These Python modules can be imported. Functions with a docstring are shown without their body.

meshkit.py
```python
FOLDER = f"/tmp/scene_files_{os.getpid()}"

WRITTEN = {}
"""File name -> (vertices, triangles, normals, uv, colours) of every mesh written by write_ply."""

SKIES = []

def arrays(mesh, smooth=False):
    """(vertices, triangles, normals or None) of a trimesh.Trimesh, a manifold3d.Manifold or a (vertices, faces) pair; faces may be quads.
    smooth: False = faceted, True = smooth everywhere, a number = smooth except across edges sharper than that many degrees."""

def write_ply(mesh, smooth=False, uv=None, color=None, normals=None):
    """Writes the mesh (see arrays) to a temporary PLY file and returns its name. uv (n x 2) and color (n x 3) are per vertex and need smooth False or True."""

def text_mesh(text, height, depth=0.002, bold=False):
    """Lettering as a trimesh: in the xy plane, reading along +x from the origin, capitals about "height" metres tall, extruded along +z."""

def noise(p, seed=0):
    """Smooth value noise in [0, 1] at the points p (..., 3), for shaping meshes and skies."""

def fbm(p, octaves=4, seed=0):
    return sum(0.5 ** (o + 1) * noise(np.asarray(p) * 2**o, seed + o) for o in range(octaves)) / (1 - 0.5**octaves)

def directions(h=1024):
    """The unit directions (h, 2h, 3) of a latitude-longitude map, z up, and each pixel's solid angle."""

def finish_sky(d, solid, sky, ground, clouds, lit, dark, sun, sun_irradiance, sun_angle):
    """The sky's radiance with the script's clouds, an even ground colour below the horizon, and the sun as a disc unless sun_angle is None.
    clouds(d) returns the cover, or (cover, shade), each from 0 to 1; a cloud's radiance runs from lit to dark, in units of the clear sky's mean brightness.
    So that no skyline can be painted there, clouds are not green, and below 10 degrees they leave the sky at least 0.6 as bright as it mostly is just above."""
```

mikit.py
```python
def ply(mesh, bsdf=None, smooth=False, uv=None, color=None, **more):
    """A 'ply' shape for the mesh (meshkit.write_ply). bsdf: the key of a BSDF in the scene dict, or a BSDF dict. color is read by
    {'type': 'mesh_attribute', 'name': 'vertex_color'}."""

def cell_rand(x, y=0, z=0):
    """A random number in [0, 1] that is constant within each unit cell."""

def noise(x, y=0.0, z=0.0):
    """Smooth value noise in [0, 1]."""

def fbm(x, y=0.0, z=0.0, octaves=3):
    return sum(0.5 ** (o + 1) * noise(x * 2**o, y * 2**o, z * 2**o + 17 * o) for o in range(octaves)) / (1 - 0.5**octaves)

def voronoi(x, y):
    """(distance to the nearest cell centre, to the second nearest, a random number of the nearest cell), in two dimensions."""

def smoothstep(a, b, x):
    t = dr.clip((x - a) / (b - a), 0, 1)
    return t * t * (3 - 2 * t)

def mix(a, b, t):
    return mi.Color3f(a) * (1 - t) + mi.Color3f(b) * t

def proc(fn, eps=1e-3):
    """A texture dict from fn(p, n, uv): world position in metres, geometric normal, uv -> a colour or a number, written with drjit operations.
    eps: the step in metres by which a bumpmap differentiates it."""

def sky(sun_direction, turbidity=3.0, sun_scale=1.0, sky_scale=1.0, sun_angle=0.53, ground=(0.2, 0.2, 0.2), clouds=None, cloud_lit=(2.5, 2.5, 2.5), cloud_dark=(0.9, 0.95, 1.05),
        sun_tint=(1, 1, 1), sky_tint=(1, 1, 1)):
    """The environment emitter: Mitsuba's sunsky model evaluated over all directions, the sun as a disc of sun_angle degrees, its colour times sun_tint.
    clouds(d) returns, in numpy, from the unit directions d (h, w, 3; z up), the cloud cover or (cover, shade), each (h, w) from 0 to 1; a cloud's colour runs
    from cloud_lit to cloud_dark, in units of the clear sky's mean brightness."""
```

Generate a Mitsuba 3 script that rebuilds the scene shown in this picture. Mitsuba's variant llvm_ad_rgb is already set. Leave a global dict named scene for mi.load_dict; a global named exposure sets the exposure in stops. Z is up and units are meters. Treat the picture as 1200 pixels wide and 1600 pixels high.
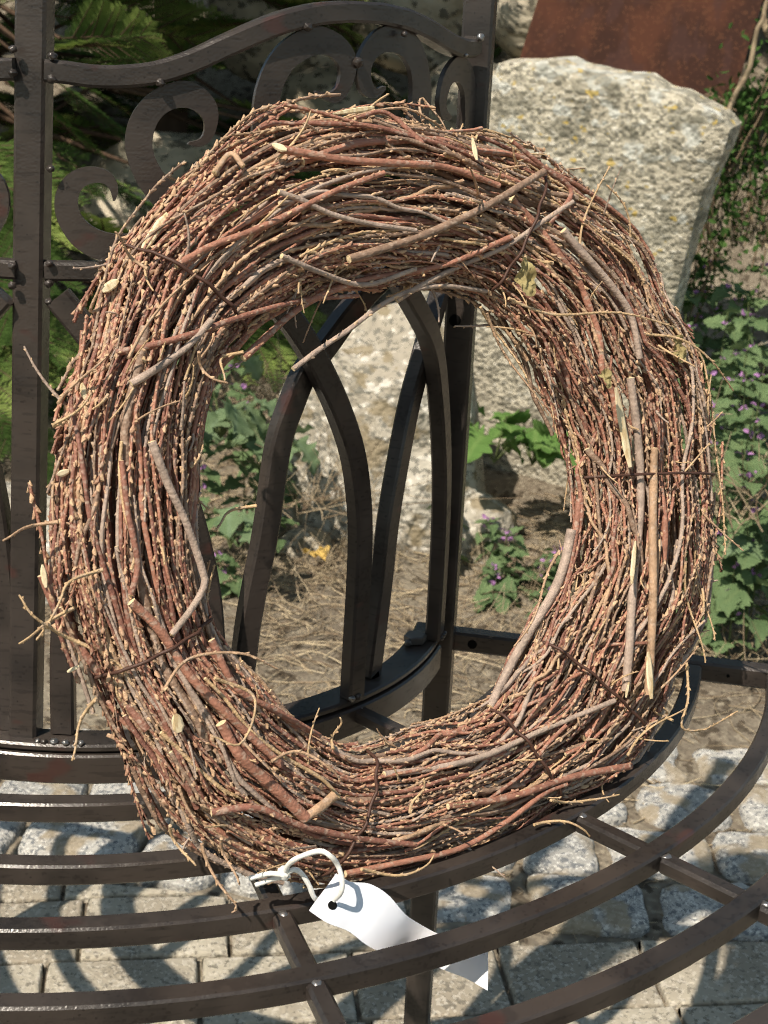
import math, random
import numpy as np
import trimesh
import shapely.geometry as sg
import drjit as dr
import mitsuba as mi
import mikit
from meshkit import noise as vnoise, fbm as vfbm

T = mi.ScalarTransform4f
# ---------------------------------------------------------------- camera, sky, exposure
CAM_POS = [0.40066, -0.98871, 0.87926]
CAM_ROT = [[0.977277, 0.104636, -0.184341], [0.207887, -0.303332, 0.929931], [0.041388, -0.947122, -0.318192]]
_right, _down, _fwd = (np.array(CAM_ROT)[:, i] for i in range(3))
_eye = np.array(CAM_POS)
_m = np.eye(4)
_m[:3, 0], _m[:3, 1], _m[:3, 2], _m[:3, 3] = -_right, -_down, _fwd, _eye
SUN = (-0.36, -0.93, 1.27)
exposure = 2.0
scene = {
    'camera': {'type': 'thinlens', 'fov': 2 * math.degrees(math.atan(600 / 2220.0)), 'fov_axis': 'x', 'to_world': T(_m.tolist()),
               'aperture_radius': 0.0011, 'focus_distance': 0.80, 'near_clip': 0.02, 'far_clip': 200.0},
    'sky': mikit.sky(SUN, turbidity=3.0, sky_tint=(1.18, 1.0, .72), sun_tint=(.93, 1.0, 1.12)),
}
labels = {}

# ---------------------------------------------------------------- helpers
def key_for(name):
    if name not in scene and name not in labels:
        return name
    i = 1
    while f'{name}_{i:03d}' in scene or f'{name}_{i:03d}' in labels:
        i += 1
    return f'{name}_{i:03d}'

_count = {}
def new_key(name):
    n = _count.get(name, 0)
    _count[name] = n + 1
    return name if n == 0 else f'{name}_{n:03d}'

def thing(name, label, cat, group=None):
    k = new_key(name)
    labels[k] = {'label': label, 'category': cat}
    if group: labels[k]['group'] = group
    return k

def struct(name, label=None):
    k = new_key(name)
    labels[k] = {'kind': 'structure'}
    if label: labels[k]['label'] = label
    return k

def part(parent, name, mesh, bsdf, smooth=30, uv=None, label=None, kind=None):
    k = new_key(parent + '__' + name)
    scene[k] = mikit.ply(mesh, bsdf, smooth=smooth, uv=uv)
    if label or kind:
        labels[k] = {}
        if label: labels[k]['label'] = label
        if kind: labels[k]['kind'] = kind
    return k

def put(parent, name, ply, M):
    k = new_key(parent + '__' + name)
    scene[k] = {**ply, 'to_world': T(np.asarray(M).tolist())}
    return k

def whole(name, mesh, bsdf, label, cat, smooth=30, group=None, uv=None):
    k = thing(name, label, cat, group)
    scene[k] = mikit.ply(mesh, bsdf, smooth=smooth, uv=uv)
    return k

class MB:
    """collects raw vertices / faces (and uv) into one mesh"""
    def __init__(s): s.v, s.f, s.uv, s.n = [], [], [], 0
    def add(s, v, f, uv=None):
        s.v.append(np.asarray(v, float)); s.f.append(np.asarray(f, int) + s.n); s.n += len(v)
        s.uv.append(np.zeros((len(v), 2)) if uv is None else np.broadcast_to(uv, (len(v), 2)))
    def tm(s, m): s.add(m.vertices, m.faces)
    def mesh(s): return trimesh.Trimesh(np.vstack(s.v), np.vstack(s.f), process=False)
    def uvs(s): return np.vstack(s.uv)

def nrm(a): return a / (np.linalg.norm(a, axis=-1, keepdims=True) + 1e-12)

def spline(p, n, closed=False):
    """Catmull-Rom through the points, resampled to n evenly spaced points"""
    p = np.asarray(p, float)
    q = np.vstack([p[-1:], p, p[:2]]) if closed else np.vstack([2 * p[0] - p[1], p, 2 * p[-1] - p[-2]])
    segs = []
    for i in range(len(q) - 3):
        a, b, c, d = q[i:i + 4]
        t = np.linspace(0, 1, 12, endpoint=False)[:, None]
        segs.append(.5 * (2 * b + (c - a) * t + (2 * a - 5 * b + 4 * c - d) * t**2 + (3 * b - a - 3 * c + d) * t**3))
    if not closed: segs.append(q[-2:-1])
    s = np.vstack(segs)
    if closed: s = np.vstack([s, s[:1]])
    l = np.r_[0, np.cumsum(np.linalg.norm(np.diff(s, axis=0), axis=1))]
    u = np.linspace(0, l[-1], n + (1 if closed else 0))
    r = np.stack([np.interp(u, l, s[:, k]) for k in range(s.shape[1])], 1)
    return r[:-1] if closed else r

def grid_faces(n, k, closed=True):
    i, j = np.meshgrid(np.arange(n - 1), np.arange(k if closed else k - 1), indexing='ij')
    a, b, c, d = i * k + j, i * k + (j + 1) % k, (i + 1) * k + (j + 1) % k, (i + 1) * k + j
    return np.vstack([np.stack([a, b, c], -1).reshape(-1, 3), np.stack([a, c, d], -1).reshape(-1, 3)])

def tube(p, r, ref, k=6, caps=True):
    """tube along p (N,3) with radii r; ref: the direction that the frame leans on"""
    p = np.asarray(p, float); N = len(p)
    r = np.broadcast_to(np.asarray(r, float), (N,))
    t = nrm(np.gradient(p, axis=0))
    ref = np.broadcast_to(np.asarray(ref, float), p.shape)
    e1 = ref - t * (ref * t).sum(1, keepdims=True)
    bad = np.linalg.norm(e1, axis=1) < .15
    if bad.any():
        alt = np.array([.3, .5, .81]); e1[bad] = alt - t[bad] * (t[bad] @ alt)[:, None]
    e1 = nrm(e1); e2 = np.cross(t, e1)
    a = np.arange(k) * 2 * np.pi / k
    v = p[:, None] + r[:, None, None] * (np.cos(a)[None, :, None] * e1[:, None] + np.sin(a)[None, :, None] * e2[:, None])
    f = grid_faces(N, k)
    return v.reshape(-1, 3), f, e1, e2, t

def sweep(p, side, out, w, d, bevel=.0015):
    """rectangular tube: half extents w along 'side', d along 'out' (both (N,3)), with bevelled corners and closed ends"""
    p = np.asarray(p, float); N = len(p); b = bevel
    prof = [(w - b, d), (w, d - b), (w, -d + b), (w - b, -d), (-w + b, -d), (-w, -d + b), (-w, d - b), (-w + b, d)]
    v = np.stack([p + side * x + out * y for x, y in prof], 1).reshape(-1, 3)
    f = grid_faces(N, 8)
    cap = np.array([[0, i + 1, i] for i in range(1, 7)])
    f = np.vstack([f, cap, cap[:, ::-1] + (N - 1) * 8])
    m = trimesh.Trimesh(v, f, process=False)
    if m.volume < 0: m.invert()
    return m

def box(c, e, bevel=.002, R=None):
    """bevelled box: centre, full extents, rotation (3x3)"""
    h = np.array(e, float) / 2; b = min(bevel, h.min() * .8)
    pts = [np.array([sx, sy, sz]) * (h - np.array([b if k != a else 0 for k in range(3)])) for a in range(3) for sx in (-1, 1) for sy in (-1, 1) for sz in (-1, 1)]
    m = trimesh.convex.convex_hull(np.array(pts))
    if R is not None: m.apply_transform(np.vstack([np.c_[np.asarray(R), [0, 0, 0]], [0, 0, 0, 1]]))
    m.apply_translation(c)
    return m

def rotz(a): return np.array([[math.cos(a), -math.sin(a), 0], [math.sin(a), math.cos(a), 0], [0, 0, 1]])
def M4(R, t, s=1.0):
    m = np.eye(4); m[:3, :3] = np.asarray(R) * s; m[:3, 3] = t; return m
def frame_from(z, up=(0, 0, 1), roll=0):
    """rotation whose x axis is z-direction given (leaf length), z axis near up"""
    x = nrm(np.asarray(z, float)); y = np.cross(up, x)
    y = nrm(y) if np.linalg.norm(y) > 1e-4 else np.array([0, 1., 0]); zz = np.cross(x, y)
    c, s = math.cos(roll), math.sin(roll)
    return np.stack([x, c * y + s * zz, -s * y + c * zz], 1)

# ---------------------------------------------------------------- materials
N, F, V = mikit.noise, mikit.fbm, mikit.voronoi
SS, MX = mikit.smoothstep, mikit.mix
def rgb(a): return {'type': 'rgb', 'value': list(a)}

def metal_col(p, n, uv):
    big = F(p.x * 26, p.y * 26, p.z * 26, 3)
    fine = F(p.x * 420, p.y * 420, p.z * 420, 2)
    streak = F(p.x * 90, p.y * 90, p.z * 420, 3)
    c = MX((.048, .039, .034), (.026, .022, .020), SS(.35, .7, big))
    c = MX(c, (.017, .014, .013), SS(.60, .70, fine * .55 + big * .45) * .8)
    c = MX(c, (.014, .012, .012), SS(.58, .72, streak) * .35)
    c = MX(c, (.060, .026, .022), SS(.68, .78, F(p.x * 34 + 7, p.y * 34, p.z * 60, 3)) * .7)
    return c
def metal_rough(p, n, uv): return .19 + .22 * F(p.x * 140, p.y * 140, p.z * 140, 2)
def metal_bump(p, n, uv): return F(p.x * 900, p.y * 900, p.z * 900, 2)
scene['metal'] = {'type': 'bumpmap', 'scale': .00014, 'nested_texture': mikit.proc(metal_bump, 2e-4),
    'nested_bsdf': {'type': 'principled', 'base_color': mikit.proc(metal_col), 'roughness': mikit.proc(metal_rough), 'specular': .5}}
scene['weld'] = {'type': 'principled', 'base_color': rgb((.30, .29, .28)), 'metallic': .85, 'roughness': .33}
scene['bolt_metal'] = {'type': 'principled', 'base_color': rgb((.10, .095, .09)), 'metallic': .3, 'roughness': .4}
scene['hole_dark'] = {'type': 'diffuse', 'reflectance': rgb((.008, .008, .008))}

def twig_col(p, n, uv):
    t, kind = uv.x, uv.y
    m = F(p.x * 170, p.y * 170, p.z * 170, 3)
    c = MX((.395, .186, .124), (.240, .108, .078), SS(.0, .3, t))
    c = MX(c, (.430, .280, .175), SS(.38, .42, t))
    c = MX(c, (.260, .172, .122), SS(.56, .60, t))
    c = MX(c, (.385, .295, .240), SS(.70, .74, t))
    c = MX(c, (.52, .36, .20), SS(.92, .95, t))
    c = c * (.50 + .95 * m)
    c = MX(c, (.46, .36, .28), SS(.52, .74, F(p.x * 430, p.y * 430, p.z * 430, 2)) * .55)
    c = MX(c, (.63, .43, .26), SS(.2, .55, kind) * .88)
    return MX(c, (.70, .56, .34), SS(.75, .95, kind))
def twig_bump(p, n, uv): return F(p.x * 700, p.y * 700, p.z * 700, 2)
scene['bark'] = {'type': 'bumpmap', 'scale': .0006, 'nested_texture': mikit.proc(twig_bump, 2e-4),
    'nested_bsdf': {'type': 'principled', 'base_color': mikit.proc(twig_col), 'roughness': .62, 'specular': .35}}
def wood_col(p, n, uv):
    s = F(p.x * 500, p.y * 500, p.z * 60, 3)
    return MX((.78, .66, .44), (.60, .45, .25), SS(.45, .7, s))
scene['pale_wood'] = {'type': 'principled', 'base_color': mikit.proc(wood_col), 'roughness': .7, 'specular': .2}
scene['wire'] = {'type': 'principled', 'base_color': rgb((.075, .036, .025)), 'roughness': .55, 'specular': .4}
scene['paper'] = {'type': 'twosided', 'b': {'type': 'principled', 'base_color': rgb((.78, .80, .86)), 'roughness': .55, 'specular': .25}}
scene['cord'] = {'type': 'principled', 'base_color': rgb((.82, .81, .76)), 'roughness': .5, 'specular': .3}

def soil_col(p, n, uv):
    b = F(p.x * 6, p.y * 6, 0, 4); f = F(p.x * 140, p.y * 140, p.z * 140, 3)
    c = MX((.165, .138, .105), (.275, .24, .185), SS(.3, .7, b * .5 + f * .5))
    c = MX(c, (.33, .29, .22), SS(.62, .72, f) * .7)
    return MX(c, (.05, .038, .026), SS(.60, .70, F(p.x * 60 + 9, p.y * 60, 3, 3)) * .7)
def soil_bump(p, n, uv): return F(p.x * 160, p.y * 160, p.z * 160, 3)
scene['soil'] = {'type': 'bumpmap', 'scale': .010, 'nested_texture': mikit.proc(soil_bump, 8e-4),
    'nested_bsdf': {'type': 'diffuse', 'reflectance': mikit.proc(soil_col)}}
def paver_col(p, n, uv):
    f = F(p.x * 260, p.y * 260, p.z * 260, 3); b = F(p.x * 17, p.y * 17, 5, 3)
    c = MX((.34, .30, .235), (.46, .42, .335), SS(.3, .7, b * .6 + uv.x * .4))
    c = MX(c, (.18, .165, .135), SS(.55, .68, f) * .8)
    return MX(c, (.60, .56, .48), SS(.60, .72, F(p.x * 300 + 3, p.y * 300, 1, 2)) * .6)
scene['paver'] = {'type': 'bumpmap', 'scale': .002, 'nested_texture': mikit.proc(lambda p, n, uv: F(p.x * 420, p.y * 420, p.z * 420, 3), 4e-4),
    'nested_bsdf': {'type': 'diffuse', 'reflectance': mikit.proc(paver_col)}}
def sett_col(p, n, uv):
    f = F(p.x * 230, p.y * 230, p.z * 230, 3); g = N(p.x * 420, p.y * 420, p.z * 420)
    c = MX((.31, .305, .285), (.44, .43, .395), uv.x)
    c = MX(c, (.13, .14, .15), SS(.50, .62, f) * .85)
    c = MX(c, (.66, .65, .61), SS(.62, .72, g) * .7)
    return MX(c, (.30, .24, .155), SS(.52, .68, F(p.x * 32, p.y * 32, 2, 3)) * .75)
scene['granite_sett'] = {'type': 'bumpmap', 'scale': .003, 'nested_texture': mikit.proc(lambda p, n, uv: F(p.x * 260, p.y * 260, p.z * 260, 3), 5e-4),
    'nested_bsdf': {'type': 'principled', 'base_color': mikit.proc(sett_col), 'roughness': .75, 'specular': .25}}
def slab_col(p, n, uv):
    f = F(p.x * 150, p.y * 150, p.z * 150, 3); b = F(p.x * 9, p.y * 9, p.z * 9, 4)
    c = MX((.47, .43, .34), (.57, .53, .425), SS(.35, .65, b))
    c = MX(c, (.19, .18, .145), SS(.50, .64, f) * .85)
    c = MX(c, (.70, .67, .58), SS(.60, .70, F(p.x * 120 + 5, p.y * 120, p.z * 120, 3)) * .75)
    hi = SS(.35, .62, p.z + .25 * (b - .5))
    c = MX(c, (.60, .62, .58), SS(.57, .66, F(p.x * 30, p.y * 30, p.z * 30 + 4, 4)) * .75 * hi)
    c = MX(c, (.13, .13, .10), SS(.50, .66, F(p.x * 30 + 3, p.y * 30, p.z * 30, 4)) * .5 * hi)
    c = MX(c, (.12, .115, .09), SS(.52, .62, F(p.x * 85 + 3, p.y * 85, p.z * 85, 3)) * .5)
    return MX(c, (.50, .37, .10), SS(.68, .75, F(p.x * 60, p.y * 60 + 8, p.z * 60, 3)) * hi * .8)
scene['lichen_stone'] = {'type': 'bumpmap', 'scale': .005, 'nested_texture': mikit.proc(lambda p, n, uv: F(p.x * 150, p.y * 150, p.z * 150, 4), 7e-4),
    'nested_bsdf': {'type': 'diffuse', 'reflectance': mikit.proc(slab_col)}}
def boulder_col(p, n, uv):
    f = F(p.x * 120, p.y * 120, p.z * 120, 3); b = F(p.x * 8, p.y * 8, p.z * 8, 4)
    c = MX((.38, .345, .28), (.52, .49, .42), SS(.35, .65, b))
    c = MX(c, (.17, .165, .14), SS(.50, .64, f) * .85)
    c = MX(c, (.78, .75, .68), SS(.60, .70, F(p.x * 70 + 5, p.y * 70, p.z * 70, 3)) * .6)
    return MX(c, (.25, .20, .12), SS(.56, .66, F(p.x * 26 + 3, p.y * 26, p.z * 26, 4)) * .7)
scene['boulder_stone'] = {'type': 'bumpmap', 'scale': .008, 'nested_texture': mikit.proc(lambda p, n, uv: F(p.x * 90, p.y * 90, p.z * 90, 4), 1e-3),
    'nested_bsdf': {'type': 'diffuse', 'reflectance': mikit.proc(boulder_col)}}
def wall_col(p, n, uv):
    b = F(p.x * 9, p.y * 9, p.z * 9, 4); f = F(p.x * 50, p.y * 50, p.z * 50, 3)
    return MX(MX((.30, .27, .20), (.50, .45, .35), SS(.35, .65, b)), (.08, .075, .06), SS(.52, .66, f) * .8)
scene['wall_stone'] = {'type': 'bumpmap', 'scale': .012, 'nested_texture': mikit.proc(lambda p, n, uv: F(p.x * 50, p.y * 50, p.z * 50, 4), 2e-3),
    'nested_bsdf': {'type': 'diffuse', 'reflectance': mikit.proc(wall_col)}}
def rust_col(p, n, uv):
    b = F(p.x * 14, p.y * 14, p.z * 5, 4); f = F(p.x * 200, p.y * 200, p.z * 120, 3)
    c = MX((.072, .029, .018), (.040, .019, .014), SS(.35, .65, b))
    c = MX(c, (.105, .048, .026), SS(.52, .70, f) * .5)
    return MX(c, (.055, .028, .024), SS(.55, .68, F(p.x * 40, p.y * 40, p.z * 7, 3)) * .6)
scene['rust'] = {'type': 'bumpmap', 'scale': .001, 'nested_texture': mikit.proc(lambda p, n, uv: F(p.x * 220, p.y * 220, p.z * 220, 3), 1e-3),
    'nested_bsdf': {'type': 'principled', 'base_color': mikit.proc(rust_col), 'roughness': .9, 'specular': .12}}

def leaf_bsdf(col, k=.45):
    return {'type': 'principledthin', 'base_color': col, 'roughness': .5, 'diff_trans': k, 'spec_trans': 0.0}
def nettle_col(p, n, uv):
    c = MX((.095, .155, .070), (.175, .250, .120), N(p.x * 45, p.y * 45, p.z * 45))
    vein = dr.abs(uv.y)
    return MX(c, (.16, .22, .10), SS(.10, .0, vein) * .5)
scene['nettle_leaf'] = leaf_bsdf(mikit.proc(nettle_col))
def lobed_col(p, n, uv):
    c = MX((.085, .175, .045), (.155, .265, .080), N(p.x * 40, p.y * 40, p.z * 40))
    return MX(c, (.20, .30, .10), SS(.10, .0, dr.abs(uv.y)) * .5)
scene['lobed_leaf'] = leaf_bsdf(mikit.proc(lobed_col))
def blue_col(p, n, uv):
    c = MX((.120, .185, .095), (.215, .290, .160), N(p.x * 40, p.y * 40, p.z * 40))
    return MX(c, (.20, .28, .18), SS(.10, .0, dr.abs(uv.y)) * .5)
scene['blue_leaf'] = leaf_bsdf(mikit.proc(blue_col))
scene['ivy_leaf'] = leaf_bsdf(mikit.proc(lambda p, n, uv: MX((.035, .085, .022), (.085, .16, .045), N(p.x * 60, p.y * 60, p.z * 60))))
def needle_col(p, n, uv):
    b = N(p.x * 7, p.y * 7, p.z * 7)
    c = MX((.040, .080, .022), (.095, .155, .040), b)
    return MX(c, (.27, .35, .10), SS(.40, .65, b) * SS(.1, .9, uv.x))
scene['needle'] = leaf_bsdf(mikit.proc(needle_col), .4)
scene['petal'] = leaf_bsdf(rgb((.46, .24, .50)), .4)
scene['green_stem'] = {'type': 'diffuse', 'reflectance': rgb((.13, .16, .07))}
def straw_col(p, n, uv): return MX(MX((.16, .115, .075), (.60, .50, .34), uv.x), (.20, .14, .10), SS(.55, .7, F(p.x * 80, p.y * 80, p.z * 80, 2)) * .6)
scene['straw'] = {'type': 'twosided', 'b': {'type': 'diffuse', 'reflectance': mikit.proc(straw_col)}}
scene['brown_leaf'] = leaf_bsdf(mikit.proc(lambda p, n, uv: MX((.27, .20, .09), (.50, .44, .22), F(p.x * 160, p.y * 160, p.z * 160, 3))), .35)
scene['yellow_leaf'] = leaf_bsdf(rgb((.72, .50, .16)), .35)
def trunk_col(p, n, uv): return MX((.05, .034, .024), (.115, .078, .055), F(p.x * 50, p.y * 50, p.z * 14, 4))
scene['trunk'] = {'type': 'bumpmap', 'scale': .01, 'nested_texture': mikit.proc(lambda p, n, uv: F(p.x * 60, p.y * 60, p.z * 14, 4), 2e-3),
    'nested_bsdf': {'type': 'diffuse', 'reflectance': mikit.proc(trunk_col)}}

# ---------------------------------------------------------------- traced measurements (metres, in the place)
W_ORIGIN = [0.27649, -0.21898, 0.62976]
W_H = [0.66913, 0.74314, 0.0]
W_V = [-0.23049, 0.20754, 0.95068]
W_N = [0.7065, -0.63613, 0.31016]
W_OUT = [[-3.1217, 0.2345], [-2.9081, 0.2324], [-2.6876, 0.2342], [-2.5118, 0.2425], [-2.2979, 0.2363], [-2.0896, 0.2272], [-1.7404, 0.2114], [-1.3408, 0.2116], [-0.9824, 0.2297], [-0.7225, 0.2202], [-0.4974, 0.2334], [-0.2568, 0.2288], [-0.0148, 0.2316], [0.2379, 0.2402], [0.4162, 0.229], [0.6492, 0.2377], [0.8782, 0.2256], [1.2996, 0.2137], [1.6355, 0.2191], [1.9448, 0.2255], [2.1596, 0.2248], [2.4159, 0.2303], [2.6616, 0.2249], [2.8263, 0.2297], [3.0028, 0.2321]]
W_IN = [[-2.8484, 0.1605], [-2.6074, 0.1537], [-2.3628, 0.1537], [-2.1397, 0.1512], [-1.8404, 0.131], [-1.3828, 0.1233], [-0.9065, 0.1059], [-0.4352, 0.1087], [-0.0282, 0.1064], [0.4565, 0.1048], [1.1418, 0.119], [1.6904, 0.119], [2.177, 0.1386], [2.4051, 0.1477], [2.5898, 0.1547], [2.9659, 0.1528]]
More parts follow.
